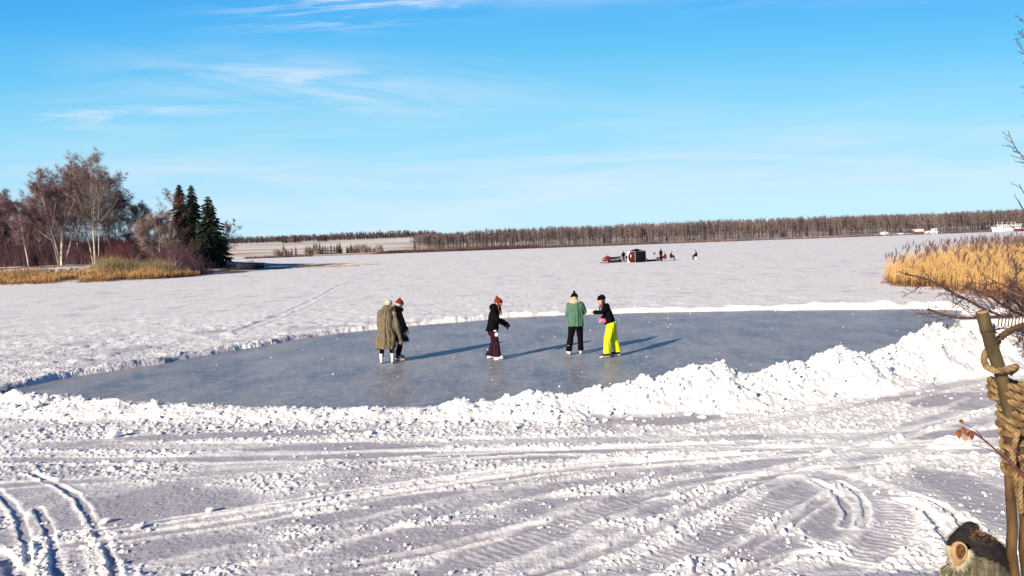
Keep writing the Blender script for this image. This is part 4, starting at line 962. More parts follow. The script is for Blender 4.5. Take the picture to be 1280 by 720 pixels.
def person(base, J, look, label, voxel=.010, group="people on the ice"):
    """J: joints in metres from the base; look: dictionary of garments"""
    J = {k: A_(v, float) for k, v in J.items()}
    ac = unit(J['shR'] - J['shL']); fw = unit(J['face']); bf = unit(np.cross(A_([0, 0, 1.0]), ac)); 
    if np.dot(bf, J['body']) < 0: bf = -bf
    b = Buf()
    hip = (J['hipL'] + J['hipR']) / 2; che = (J['shL'] + J['shR']) / 2
    sp1 = hip * .55 + che * .45
    b.loft([(hip - A_([0, 0, .10]), ac * .13, bf * .10), (hip, ac * .155, bf * .115), (sp1, ac * .125, bf * .095), (hip * .25 + che * .75, ac * .155, bf * .11), (che + A_([0, 0, .01]), ac * .15, bf * .085), (che + A_([0, 0, .05]), ac * .07, bf * .06)], n=16)
    b.chain([che, J['head'] - A_([0, 0, .05])], [.060, .052])
    side = unit(np.cross(fw, A_([0, 0, 1.0]))); up = np.cross(side, fw)
    hd = J['head']; Rm = np.stack([side, fw, up], 1)
    b.add((lambda r: np.concatenate([hd + q for q in r]))([(Rm @ A_([math.cos(a) * .076 * math.cos(t), math.sin(a) * .095 * math.cos(t), math.sin(t) * .115]))[None] for t in np.linspace(-1.5, 1.5, 11) for a in np.arange(14) * 2 * math.pi / 14]),
          np.concatenate([np.stack([r_ * 14 + np.arange(14), r_ * 14 + (np.arange(14) + 1) % 14, (r_ + 1) * 14 + (np.arange(14) + 1) % 14, (r_ + 1) * 14 + np.arange(14)], 1) for r_ in range(10)]), None)
    b.cone(hd + fw * .035 - up * .055, hd + fw * .06 - up * .088, .058, .030)          # jaw and chin
    b.cone(hd + fw * .090 + up * .010, hd + fw * .112 - up * .026, .009, .015, n=8)      # nose
    for s in (-1, 1): b.cone(hd + side * s * .076 + up * .02, hd + side * s * .080 - up * .022 - fw * .004, .016, .012, n=8)
    for s in 'LR':
        b.chain([J['sh' + s], J['el' + s], J['wr' + s]], [.052, .042, .030]); hand(b, J['wr' + s], J['el' + s], 1 if s == 'R' else -1, look.get('curl', .6))
        b.chain([J['hip' + s], J['kn' + s], J['an' + s]], [.088, .062, .043])
        t = unit(J['toe' + s]); b.chain([J['an' + s], J['an' + s] - A_([0, 0, .045]) + t * .04, J['an' + s] - A_([0, 0, .06]) + t * .14], [.043, .042, .030])
    body = link("person", remeshed(b, voxel, 3), M['skin']); body.location = base
    tag(body, label, "person", group)
    # eyes and mouth
    for s in (-1, 1):
        e = Buf(); e.ball(hd + fw * .086 + side * s * .031 + up * .008, (.013, .013, .010)); eo = e.build("eye", M['eye'], body)
        e = Buf(); e.ball(hd + fw * .096 + side * s * .031 + up * .008, .006); e.build("iris", M['iris'], eo)
    e = Buf(); e.tube([hd + fw * .085 + side * q - up * (.058 + .15 * q * q / .03) for q in (-.026, -.01, .01, .026)], [.004, .009, .009, .004]); e.build("mouth", M['lip'], body)
    fs = look.get('seed', 1)
    def fold(k, f=22.0):
        def g(co): 
            a = np.arctan2((co - hip) @ bf, (co - hip) @ ac); return k * ((fbm(a * 3.2 + fs, co[:, 2] * 3.0, 3, fs) - .5) + .35 * (fbm(a * 7, co[:, 2] * 12, 2, fs + 4) - .5)).astype(np.float32)
        return g
    # trousers
    if 'trousers' in look:
        m_, kr, fl, flw = look['trousers']; b = Buf()
        b.loft([(hip - A_([0, 0, .13]), ac * .14, bf * .115), (hip, ac * .172, bf * .135), (hip + A_([0, 0, .10]), ac * .160, bf * .125)], n=16)
        for s in 'LR':
            K, An = J['kn' + s], J['an' + s]; bot = An + (K - An) * look.get('cuff', .06); dn = unit(An - K)
            b.cone(J['hip' + s], K, .108 * kr, .082 * kr); t = unit(J['toe' + s]); w = unit(np.cross(t, A_([0, 0, 1.0])))
            b.loft([(K, w * .082 * kr, t * .085 * kr), (K * .5 + bot * .5, w * (.08 * kr + fl) * .95, t * (.085 * kr + fl)), (bot, w * (.075 * kr + flw * .8), t * (.08 * kr + flw))], n=12)
        link("trousers", remeshed(b, voxel, 3, fold(.035)), M[m_], body)
    # coat or jacket
    m_, hem, rings, sl = look['coat']; b = Buf(); R_ = []
    for (z, w, d, ox, oy) in rings: R_.append((hip + (che - hip) * z + ac * ox + bf * oy, ac * w, bf * d))
    b.loft(R_, n=20)
    for s in 'LR':
        e, w_ = J['el' + s], J['wr' + s]; b.chain([J['sh' + s] - A_([0, 0, .01]), e, e + (w_ - e) * look.get('sleeve', .93)], [sl * 1.18, sl, sl * .86])
    nb_ = che + A_([0, 0, .035]) - bf * .01; b.chain([J['shL'] - A_([0, 0, .004]), nb_, J['shR'] - A_([0, 0, .004])], [sl * 1.12, .092, sl * 1.12])
    link("coat" if hem == 'long' else "jacket", remeshed(b, voxel, 3, fold(look.get('folds', .03))), M[m_], body)
    # headwear, hood and hair
    if 'hat' in look:
        m_, hh, back = look['hat']; b = Buf(); top = hd + up * (.115 + hh) - fw * back
        b.loft([(hd + up * .035, side * .091, fw * .107), (hd + up * .05, side * .094, fw * .11), (hd + up * .09, side * .086, fw * .10), (hd + up * .125 - fw * back * .3, side * .062, fw * .072), (hd * .25 + (top) * .75, side * .035, fw * .04), (top, side * .010, fw * .012)], n=16)
        hat = b.build("hat", M[m_], body)
        b = Buf(); b.loft([(hd + up * .020, side * .094, fw * .110), (hd + up * .025, side * .100, fw * .116), (hd + up * .055, side * .100, fw * .116), (hd + up * .062, side * .092, fw * .108)], n=18); b.build("brim", M[m_], hat)
        if look.get('pompom'): b = Buf(); b.ball(top + up * .02, .036); b.build("pompom", M[m_], hat)
    if 'hood' in look:
        m_, r_ = look['hood']; b = Buf(); c = hd - fw * .095 - A_([0, 0, .115]); b.ball(c, (.135 * r_, .105 * r_, .095 * r_)); b.cone(c + side * .11, hd - A_([0, 0, .15]) + fw * .03 + side * .05, .05, .045); b.cone(c - side * .11, hd - A_([0, 0, .15]) + fw * .03 - side * .05, .05, .045)
        link("hood", remeshed(b, voxel, 3), M[m_], body)
    if 'hair' in look:
        m_, L, fr = look['hair']; b = Buf(); rg = np.random.default_rng(7)
        for i in range(16):
            s = rg.uniform(-1, 1); o = hd + side * s * .075 - fw * (.03 + .05 * (1 - abs(s))) * (1 if abs(s) < .8 else 0) + up * .02; p1 = o + side * s * .025 + fw * (fr * .3) - A_([0, 0, L * .45]); p2 = o + side * s * .03 + fw * fr - A_([0, 0, L * rg.uniform(.8, 1.1)])
            b.tube([o, p1, p2], [.022, .024, .008], n=7)
        b.build("hair", M[m_], body)
    if 'scarf' in look:
        b = Buf(); n_ = hd - A_([0, 0, .13]); b.loft([(n_ - up * .05, side * .10, fw * .10), (n_, side * .115, fw * .118), (n_ + up * .05, side * .10, fw * .10)], n=16); b.build("scarf", M[look['scarf']], body)
    if 'gloves' in look:
        for s in 'LR': 
            b = Buf(); hand(b, J['wr' + s], J['el' + s], 1 if s == 'R' else -1, look.get('curl', .6), 1.45); b.cone(J['wr' + s] + (J['el' + s] - J['wr' + s]) * .2, J['wr' + s], .044, .040); link("glove", remeshed(b, .007, 1), M[look['gloves']], body)
    # skates or boots
    for s in 'LR':
        m_, kind = look['feet']; an = J['an' + s]; t = unit(J['toe' + s]); w = unit(np.cross(t, A_([0, 0, 1.0]))); u_ = A_([0, 0, 1.0]); b = Buf(); z0 = an - u_ * .075
        b.loft([(an + u_ * .13 - t * .012, w * .05, t * .058), (an + u_ * .06 - t * .008, w * .05, t * .056), (an + t * .01, w * .046, t * .066), (an - u_ * .03 + t * .045, w * .044, t * .115), (z0 + t * .055, w * .044, t * .137), (z0 - u_ * .008 + t * .055, w * .042, t * .132)], n=14)
        bo = b.build("skate" if kind == 'skate' else "boot", M[m_], body)
        if kind == 'skate':
            b = Buf(); a_ = math.atan2(t[1], t[0]); b.box(z0 + t * .055 - u_ * .022, (.25, .026, .034), rz=a_, bevel=.006, taper=1.0); b.box(z0 + t * .055 - u_ * .012, (.24, .07, .014), rz=a_, bevel=.004); b.build("blade_holder", M['holder'], bo)
            b = Buf(); b.box(z0 + t * .058 - u_ * .050, (.285, .005, .028), rz=a_, bevel=.001); b.build("blade", M['steel'], bo)
    return body

def frame_of(px, py):
    p = at(px, py); return p, (lambda x, y, dy=0.0: A_(atY(x, y, p.y + dy) - p))
ANK = .14                                           # ankle height above the ice on skates
def foot(J, s, f, px, py, dy, toe): v = f(px, py, dy); J['an' + s] = A_([v[0], v[1], ANK]); J['toe' + s] = A_(toe, float)
def mid(a, b, t, off=(0, 0, 0)): return A_(a) * (1 - t) + A_(b) * t + A_(off)

# 1  long tan coat, seen from behind, bending towards the companion
p, f = frame_of(484, 454.5)
J = dict(head=f(485.5, 381.5, .10), shL=f(475, 391), shR=f(492, 390, .05), elL=f(474, 408.5, .04), elR=f(496.5, 408.5, .03), wrL=f(477, 424, .12), wrR=f(500, 423.5, .06), hipL=f(479, 416), hipR=f(487.5, 416), face=(.35, .85, -.40), body=(.3, 1, 0))
foot(J, 'L', f, 476.8, 449, .02, (-.1, 1, 0)); foot(J, 'R', f, 491, 449, .0, (.15, 1, 0)); J['knL'] = mid(J['hipL'], J['anL'], .52, (0, .05, 0)); J['knR'] = mid(J['hipR'], J['anR'], .52, (0, .05, 0))
person(p, J, dict(coat=('tan_wool', 'long', [(-.76, .27, .19, -.015, 0), (-.70, .272, .195, -.015, 0), (-.35, .255, .18, -.01, 0), (0, .235, .165, 0, 0), (.4, .215, .15, 0, 0), (.75, .195, .14, 0, 0), (.92, .165, .12, .005, .01), (1.05, .12, .10, .01, .03), (1.16, .08, .075, .015, .05)], .070), trousers=('black', .72, 0, -.01), cuff=.0, hat=('cream_knit', .02, .0), hood=('tan_wool', 1.0), sleeve=1.30, feet=('skate_white', 'skate'), folds=.075, seed=3),
       "skater in a long tan coat and white hat, seen from behind leaning to a companion")
# 2  taupe coat, rust hat, facing right
p, f = frame_of(499, 450.5)
J = dict(head=f(499, 380.5, .05), shL=f(498, 390, .20), shR=f(496, 390, -.14), elL=f(504, 404, .24), elR=f(499, 405, -.16), wrL=f(508, 411, .16), wrR=f(504, 414, -.12), hipL=f(497.5, 417, .10), hipR=f(497, 417, -.07), face=(.90, .20, -.25), body=(1, .15, 0))
foot(J, 'L', f, 497.5, 445, .16, (1, .1, 0)); foot(J, 'R', f, 497.5, 445.5, -.06, (1, -.05, 0)); J['knL'] = mid(J['hipL'], J['anL'], .52, (.06, 0, 0)); J['knR'] = mid(J['hipR'], J['anR'], .52, (.06, 0, 0))
person(p, J, dict(coat=('taupe', 'long', [(-.36, .235, .255, 0, .04), (-.30, .235, .25, 0, .04), (0, .215, .20, 0, .02), (.4, .205, .165, 0, 0), (.8, .205, .145, 0, 0), (1.0, .18, .11, 0, 0), (1.12, .09, .08, 0, .01)], .068), trousers=('black', .82, 0, 0), cuff=.02, hat=('rust_knit', .075, .02), hood=('taupe', .9), scarf='taupe', feet=('skate_brown', 'skate'), folds=.05, seed=5),
       "skater in a rust-red hat and dark taupe coat standing right beside the tan coat")
# 3  rust hat, black hooded jacket, plum flared trousers, gliding right
p, f = frame_of(621, 449.5)
J = dict(head=f(622.8, 379, 0), shL=f(617.5, 389, .17), shR=f(617.5, 389, -.16), elL=f(622, 399, .20), elR=f(621, 399.5, -.22), wrL=f(629.5, 402.5, .10), wrR=f(628.5, 404.5, -.12), hipL=f(616, 412.5, .09), hipR=f(616, 412.5, -.09), face=(1, -.15, -.12), body=(1, 0, 0))
foot(J, 'L', f, 612.5, 443, .14, (.95, .25, 0)); foot(J, 'R', f, 620.5, 443.5, -.07, (1, -.12, 0)); J['knL'] = mid(J['hipL'], J['anL'], .5, (.06, 0, 0)); J['knR'] = mid(J['hipR'], J['anR'], .5, (.05, 0, 0))
J['anL'] = J['anL'] + A_([0, 0, .0])
b3 = person(p, J, dict(coat=('black', 'short', [(-.06, .20, .165, 0, -.02), (.02, .205, .165, 0, -.02), (.35, .195, .15, 0, 0), (.8, .205, .14, 0, 0), (1.0, .18, .11, 0, 0), (1.12, .09, .08, 0, .01)], .064), trousers=('plum', .95, .012, .055), cuff=-.10, hat=('rust_knit', .085, .055), hood=('black', 1.15), hair=('hair_brown', .33, .07), gloves='black', feet=('skate_white', 'skate'), seed=8),
            "skater in pointed rust-red hat, black jacket and flared plum trousers, gliding right")
b = Buf(); th = mid(J['hipR'], J['knR'], .35); b.ball(th + A_([.065, -.085, 0]), (.05, .022, .055), rot=(0, .3, 0)); b.ball(th + A_([.035, -.10, .10]), (.045, .02, .022)); b.build("thigh_patch", M['white_cloth'], b3)
# 4  green jacket from behind
p, f = frame_of(718, 443.5)
J = dict(head=f(718, 372.5, .03), shL=f(711.5, 380.5, .02), shR=f(726.5, 380.5, .0), elL=f(709.5, 391.5, .05), elR=f(731, 389.5, .03), wrL=f(713, 396, .27), wrR=f(727, 391, .28), hipL=f(715.5, 406), hipR=f(724, 406), face=(.05, 1, -.25), body=(.0, 1, 0))
foot(J, 'L', f, 711.3, 439, .0, (-.28, 1, 0)); foot(J, 'R', f, 726, 437.5, .03, (.2, 1, 0)); J['knL'] = mid(J['hipL'], J['anL'], .52, (0, .03, 0)); J['knR'] = mid(J['hipR'], J['anR'], .52, (.01, .03, 0))
person(p, J, dict(coat=('green', 'short', [(-.06, .205, .16, 0, 0), (.02, .208, .163, 0, 0), (.4, .20, .155, 0, 0), (.8, .212, .145, 0, 0), (1.0, .185, .115, 0, 0), (1.12, .09, .08, 0, .02)], .068), trousers=('black', 1.0, .0, .008), cuff=-.08, hat=('black', .03, .0), pompom=True, hood=('fur', .92), feet=('skate_white', 'skate'), gloves='black', seed=12, folds=.045),
       "skater in a green jacket and black trousers with a black bobble hat, seen from behind")
# 5  lime yellow pants, black top, facing left and reaching out
p, f = frame_of(763, 446.5)
J = dict(head=f(752.3, 375, 0), shL=f(757.5, 385, -.17), shR=f(757.5, 385, .17), elL=f(751.5, 390.5, -.22), elR=f(756, 394.5, .20), wrL=f(743, 390.5, -.16), wrR=f(752, 399.5, -.02), hipL=f(764.5, 407, -.09), hipR=f(764.5, 407, .09), face=(-.97, -.15, -.22), body=(-1, 0, 0))
foot(J, 'L', f, 759, 441.5, -.10, (-1, -.10, 0)); foot(J, 'R', f, 772, 441.5, .12, (-.96, .12, 0)); J['knL'] = mid(J['hipL'], J['anL'], .5, (-.05, 0, 0)); J['knR'] = mid(J['hipR'], J['anR'], .5, (-.01, 0, 0))
J['hipL'] = J['hipL'] + A_([-.02, 0, 0])
person(p, J, dict(coat=('black', 'short', [(.05, .178, .135, 0, .02), (.12, .182, .138, 0, .015), (.4, .18, .135, 0, 0), (.8, .19, .13, 0, 0), (1.0, .17, .105, 0, 0), (1.12, .085, .075, 0, .02)], .056), trousers=('lime', 1.12, .006, .020), cuff=-.06, hat=('black', .035, .02), hair=('hair_red', .36, .06), feet=('skate_black', 'skate'), seed=16, folds=.03, curl=.25),
       "skater in lime yellow pants and black top, facing left with one arm reaching out")
b = Buf(); h_ = J['wrR']; b.ball(h_ + A_([.045, -.06, -.02]), (.105, .06, .055), rot=(0, .35, 0)); b.cone(h_ + A_([-.05, -.05, .03]), h_ + A_([-.11, -.05, .02]), .022, .012); o = link("mitten", remeshed(b, .010, 2), M['pink']); o.location = p; tag(o, "pink mitten held against the waist of the skater in lime pants", "mitten")

# ------------------------------------------------------------------ the ice fishing camp, about 110 m out
def stand_pose(a, h=1.7):
    k = h / 1.7; c, s = math.cos(a), math.sin(a); Q = lambda x, y, z: A_([x * c - y * s, x * s + y * c, z]) * k      # facing local +x
    return dict(head=Q(.03, 0, 1.58), shL=Q(0, .18, 1.38), shR=Q(0, -.18, 1.38), elL=Q(.02, .24, 1.10), elR=Q(.04, -.24, 1.10), wrL=Q(.18, .16, .95), wrR=Q(.16, -.18, .92), hipL=Q(0, .10, .88), hipR=Q(0, -.10, .88), knL=Q(.03, .11, .48), knR=Q(.03, -.11, .48), anL=Q(0, .12, .10), anR=Q(0, -.12, .10), toeL=Q(1, .1, 0), toeR=Q(1, -.1, 0), face=Q(1, 0, -.2), body=Q(1, 0, 0))
def sit_pose(a, h=1.7):
    k = h / 1.7; c, s = math.cos(a), math.sin(a); Q = lambda x, y, z: A_([x * c - y * s, x * s + y * c, z]) * k
    return dict(head=Q(.08, 0, 1.17), shL=Q(.0, .18, .96), shR=Q(.0, -.18, .96), elL=Q(.12, .22, .72), elR=Q(.12, -.22, .72), wrL=Q(.33, .10, .66), wrR=Q(.33, -.10, .66), hipL=Q(0, .10, .50), hipR=Q(0, -.10, .50), knL=Q(.42, .13, .52), knR=Q(.42, -.13, .52), anL=Q(.42, .13, .10), anR=Q(.42, -.13, .10), toeL=Q(1, 0, 0), toeR=Q(1, 0, 0), face=Q(1, 0, -.25), body=Q(1, 0, 0))
def look_far(coat, trousers, hat, seed=1): return dict(coat=(coat, 'short', [(-.08, .21, .17, 0, 0), (0, .215, .17, 0, 0), (.5, .20, .155, 0, 0), (.85, .215, .15, 0, 0), (1.0, .185, .115, 0, 0), (1.12, .09, .08, 0, 0)], .072), trousers=(trousers, 1.0, 0, 0), hat=(hat, .02, 0), feet=('skate_black', 'boot'), seed=seed)
def spot(px, py): q = at(px, py, .06); return A_([q.x, q.y, .05])
GP = "people at the ice fishing camp"
person(spot(779.5, 327.2), stand_pose(-1.2, 1.55), look_far('black', 'navy', 'black'), "person in dark clothes standing between snowmobile and pop-up tent", .02, GP)
person(spot(826.5, 326.2), stand_pose(-2.6, 1.72), look_far('black', 'black', 'black', 2), "person in black standing behind the red-clad sitter right of the tent", .02, GP)
seats = [((831.5, 326.4), 2.9, 'red_cloth', 'black', 'rust_knit', "sitter in red clothing among the camp gear right of the tent"), ((839.0, 325.4), -.2, 'navy', 'black', 'black', "sitter in dark jacket on a folding chair at the right end of the camp"), ((870.3, 324.2), 3.0, 'black', 'black', 'black', "lone person in black sitting on the ice apart from the camp")]
M['chair_cloth'] = col_mat("dark_red_chair_cloth", (.20, .03, .04), .8); M['tube'] = col_mat("dark_tube", (.05, .05, .055), .4, spec=.5)
for i, ((px, py), a, c1, c2, c3, lab) in enumerate(seats):
    s = spot(px, py); person(s, sit_pose(a), look_far(c1, c2, c3, 5 + i), lab, .02, GP)
    ch = empty("folding_chair" if i < 2 else "bucket", s, a); tag(ch, ("red folding chair under the red-clad sitter", "red folding chair under the dark-jacketed sitter at the camp's right end", "white bucket the lone person sits on")[i], "chair" if i < 2 else "bucket")
    if i < 2:
        b = Buf(); b.box((0, 0, .40), (.46, .5, .03), bevel=.01); b.build("seat", M['chair_cloth'], ch)
        b = Buf(); b.box((-.24, 0, .68), (.03, .5, .5), bevel=.01); b.build("backrest", M['chair_cloth'], ch)
        for sx in (-.2, .2):
            for sy in (-.23, .23): b = Buf(); b.prisms([(sx * 1.15, sy, 0)], [(-sx * .6, sy, .40)], .014, .014, 6); b.build("leg", M['tube'], ch)
    else:
        b = Buf(); b.loft([((0, 0, 0), (.13, 0, 0), (0, .13, 0)), ((0, 0, .36), (.15, 0, 0), (0, .15, 0)), ((0, 0, .385), (.155, 0, 0), (0, .155, 0))], n=18); b.build("pail", M['holder'], ch)
        b = Buf(); b.tube([(.15 * math.cos(t), .16 * math.sin(t), .36 - .10 * abs(math.cos(t * .5))) for t in np.linspace(0, math.pi, 9)], .006, n=6); b.build("handle", M['tube'], ch)
# pop-up hub tent
M['tent_black'] = col_mat("black_tent_cloth", (.009, .008, .016), .8, .7, 2, spec=.1); M['tent_red'] = col_mat("red_tent_panel", (.075, .006, .011), .75, .7, 2); M['tent_white'] = col_mat("white_tent_panel", (.74, .73, .76), .75, .9, 2)
tn = empty("ice_fishing_tent", spot(796, 327.8), R(28)); tag(tn, "black pop-up ice fishing tent with red and white panel", "tent")
b = Buf(); S = .90; Hh = 1.50
def wall(cx, nrm, mname, name):
    """a hub wall, pulled out at its centre"""
    n_ = A_(nrm, float); t = A_([-n_[1], n_[0], 0]); V_ = []
    for i in range(9):
        for j in range(9):
            u, v = i / 4 - 1, j / 8; q = (1 - u * u) * (1 - (2 * v - 1) ** 2); V_.append(n_ * (S + .20 * q ** .8) + t * u * S * (1 - .03 * v) + A_([0, 0, v * Hh]))
    V_ = A_(V_); Q_ = [[i * 9 + j, (i + 1) * 9 + j, (i + 1) * 9 + j + 1, i * 9 + j + 1] for i in range(8) for j in range(8)]
    b_ = Buf(); b_.add(np.concatenate([V_, V_ - n_ * .012]), Q_ + [[81 + q[0], 81 + q[3], 81 + q[2], 81 + q[1]] for q in Q_]); return b_, n_, t
for nrm, mm in (((0, -1), 'tent_black'), ((-1, 0), 'tent_white'), ((0, 1), 'tent_black'), ((1, 0), 'tent_black')):
    b_, n_, t = wall(0, (*nrm, 0), mm, 'wall'); w_ = b_.build("wall", M[mm], tn)
    if mm == 'tent_white':
        for (uc, vc, ru, rv, m2, off) in ((.42, .46, 1.0, .85, 'tent_red', .014), (.20, .60, .09, .17, 'tent_white', .028)):
            V_ = []
            for r_ in range(6):
                for k in range(24):
                    a = k * 2 * math.pi / 24; rr = max(r_ / 5, .01)
                    u, v = min(uc + ru * math.cos(a) * rr, .985), vc + rv * math.sin(a) * rr * (1 - .35 * abs(math.cos(a))); v = min(max(v, .01), .99)
                    q = (1 - u * u) * (1 - (2 * v - 1) ** 2); V_.append(n_ * (S + .20 * max(q, 0) ** .8 + off) + t * u * S * (1 - .03 * v) + A_([0, 0, v * Hh]))
            b2 = Buf(); b2.add(A_(V_), [[r_ * 24 + k, r_ * 24 + (k + 1) % 24, (r_ + 1) * 24 + (k + 1) % 24, (r_ + 1) * 24 + k] for r_ in range(5) for k in range(24)]); b2.build("panel", M[m2], w_)
b = Buf(); 
V_ = [(-S, -S, Hh), (S, -S, Hh), (S, S, Hh), (-S, S, Hh), (0, -S, Hh + .08), (S, 0, Hh + .08), (0, S, Hh + .08), (-S, 0, Hh + .08), (0, 0, Hh + .36)]
b.add(A_(V_), None, [[0, 4, 8], [4, 1, 8], [1, 5, 8], [5, 2, 8], [2, 6, 8], [6, 3, 8], [3, 7, 8], [7, 0, 8]]); b.build("roof", M['tent_black'], tn, False)
b = Buf(); 
for (a1, a2) in (((-S, -S), (S, S)), ((S, -S), (-S, S))): b.tube([(a1[0], a1[1], Hh), (0, 0, Hh + .37), (a2[0], a2[1], Hh)], .012, n=6)
b.build("pole", M['tube'], tn)
# snowmobile, nose to the left
M['sled_red'] = col_mat("red_snowmobile_paint", (.22, .018, .02), .35, .8, 3, spec=.5); M['rubber'] = col_mat("black_rubber", (.015, .015, .017), .7, .7); M['smoke'] = col_mat("smoked_windshield", (.10, .11, .13), .15, .9, spec=.5)
sm = empty("snowmobile", spot(765, 328.6), R(6)); tag(sm, "red-nosed snowmobile with long black seat parked left of the tent", "snowmobile")
b = Buf(); b.loft([((-1.45, 0, .42), (0, .10, 0), (0, 0, .08)), ((-1.30, 0, .47), (0, .34, 0), (0, 0, .20)), ((-.95, 0, .58), (0, .46, 0), (0, 0, .32)), ((-.55, 0, .66), (0, .44, 0), (0, 0, .34)), ((-.25, 0, .62), (0, .28, 0), (0, 0, .26))], n=16); hd_ = b.build("hood", M['sled_red'], sm)
for s in (-1, 1): b = Buf(); b.ball((-1.33, s * .17, .52), (.07, .10, .07)); b.build("headlight", M['white_cloth'], hd_)
b = Buf(); b.loft([((-.78, 0, .90), (0, .30, 0), (.04, 0, .02)), ((-.62, 0, 1.10), (0, .24, 0), (.02, 0, .015)), ((-.52, 0, 1.22), (0, .13, 0), (.01, 0, .01))], n=12); b.build("windshield", M['smoke'], sm)
b = Buf(); b.loft([((-.30, 0, .70), (0, .15, 0), (0, 0, .13)), ((.1, 0, .70), (0, .17, 0), (0, 0, .13)), ((.75, 0, .72), (0, .17, 0), (0, 0, .12)), ((1.15, 0, .78), (0, .15, 0), (0, 0, .12)), ((1.30, 0, .76), (0, .08, 0), (0, 0, .07))], n=14); b.build("seat", M['rubber'], sm)
b = Buf(); b.tube([(x, 0, z) for x, z in ((-.5, .06), (1.0, .03), (1.42, .20), (1.38, .42), (.9, .50), (-.3, .52), (-.62, .30), (-.5, .06))], .05, n=8); b.box((.4, 0, .25), (1.9, .38, .30), bevel=.12); b.build("track", M['rubber'], sm)
b = Buf(); b.box((.35, 0, .52), (1.9, .50, .10), bevel=.03); b.build("tunnel", M['tube'], sm)
for s in (-1, 1):
    b = Buf(); b.tube([(-1.72, s * .48, .22), (-1.55, s * .48, .08), (-1.2, s * .48, .035), (-.55, s * .48, .04)], [.02, .05, .06, .05], n=8); sk_ = b.build("ski", M['sled_red'], sm)
    b = Buf(); b.prisms([(-1.0, s * .48, .06)], [(-.85, s * .26, .46)], .03, .03, 6); b.build("strut", M['tube'], sk_)
b = Buf(); b.tube([(-.30, -.36, 1.02), (-.38, -.18, 1.04), (-.42, 0, .98), (-.38, .18, 1.04), (-.30, .36, 1.02)], .016, n=6); b.prisms([(-.48, 0, .72)], [(-.42, 0, .98)], .022, .022, 6); b.build("handlebar", M['tube'], sm)
b = Buf(); b.box((1.42, 0, .95), (.10, .30, .26), bevel=.03); b.build("backrest", M['rubber'], sm)
# gear sled, jug, auger, crate
def sled(loc, rz, lab):
    r = empty("gear_sled", loc, rz); tag(r, lab, "sled"); b = Buf()
    V_ = []
    for (x, z, w) in ((-.85, .42, .20), (-.75, .26, .34), (-.6, .25, .38), (.75, .25, .38), (.85, .30, .36)):
        for (y, zz) in ((-1, 1), (-.86, 0), (.86, 0), (1, 1)): V_.append((x, w * y, .03 if not zz else z))
    n_ = 4; Q_ = [[i * n_ + j, i * n_ + j + 1, (i + 1) * n_ + j + 1, (i + 1) * n_ + j] for i in range(4) for j in range(3)]; V_ = A_(V_)
    b.add(np.concatenate([V_, V_ * A_([.98, .96, 1]) + A_([0, 0, .015])]), Q_ + [[20 + q[0], 20 + q[3], 20 + q[2], 20 + q[1]] for q in Q_] + [[0, 1, 2, 3], [16, 19, 18, 17]]); b.build("tub", M['rubber'], r, False)
    b = Buf(); b.tube([(-.85, -.15, .40), (-1.10, -.12, .62), (-1.12, .12, .62), (-.85, .15, .40)], .015, n=6); b.build("tow_bar", M['tube'], r); return r
sled(spot(816, 326.6), R(4), "low black gear sled on the ice to the right of the tent")
b = Buf(); b.box((0, 0, .30), (.50, .36, .38), bevel=.03); b.box((0, 0, .52), (.53, .39, .07), bevel=.02); o = b.build("gear_crate", M['navy']); o.location = spot(784.3, 326.6) + A_([0, 0, .26]); tag(o, "dark gear box between the standing person and the tent", "box")
b = Buf(); b.box((0, 0, .12), (.60, .44, .28), bevel=.02); o = b.build("gear_stand", M['tube']); o.location = spot(784.3, 326.6); tag(o, "low dark crate under the gear box beside the tent", "crate")
r = empty("ice_auger", spot(818.2, 326.4)); tag(r, "hand auger standing upright in the ice beside the gear sled", "auger")
b = Buf(); b.tube([(0, 0, -.05), (0, 0, 1.0)], .016, n=6); 
for k in range(26): a = k * .9; b.box((.055 * math.cos(a), .055 * math.sin(a), .0 + k * .018), (.08, .05, .012), rz=a)
b.build("shaft", M['tube'], r); b = Buf(); b.ball((0, 0, 1.1), (.15, .12, .12)); b.build("power_head", M['rubber'], r); b = Buf(); b.tube([(-.26, 0, 1.05), (0, 0, 1.0), (.26, 0, 1.05)], .016, n=6); b.build("handle", M['tube'], r)
b = Buf(); b.box((0, 0, .34), (.42, .42, .52), bevel=.05); b.box((0, 0, .05), (.5, .46, .08), bevel=.02); o = b.build("camp_heater", M['tube']); o.location = spot(822.5, 326.4); tag(o, "squat grey camp box standing just left of the people in red and black", "box")

b = Buf(); b.tube([(-.30, 0, .03), (-.12, .03, .07), (.1, 0, .06), (.28, -.02, .03)], [.04, .07, .06, .03], n=9); b.cone((.0, 0, .08), (.05, .03, .16), .04, .03); o = b.build('dark_driftwood', M['twig_dark']); q = at(6, 496, .05); o.location = (q.x, q.y, .03); tag(o, 'small dark log at the far left corner of the rink', 'log')
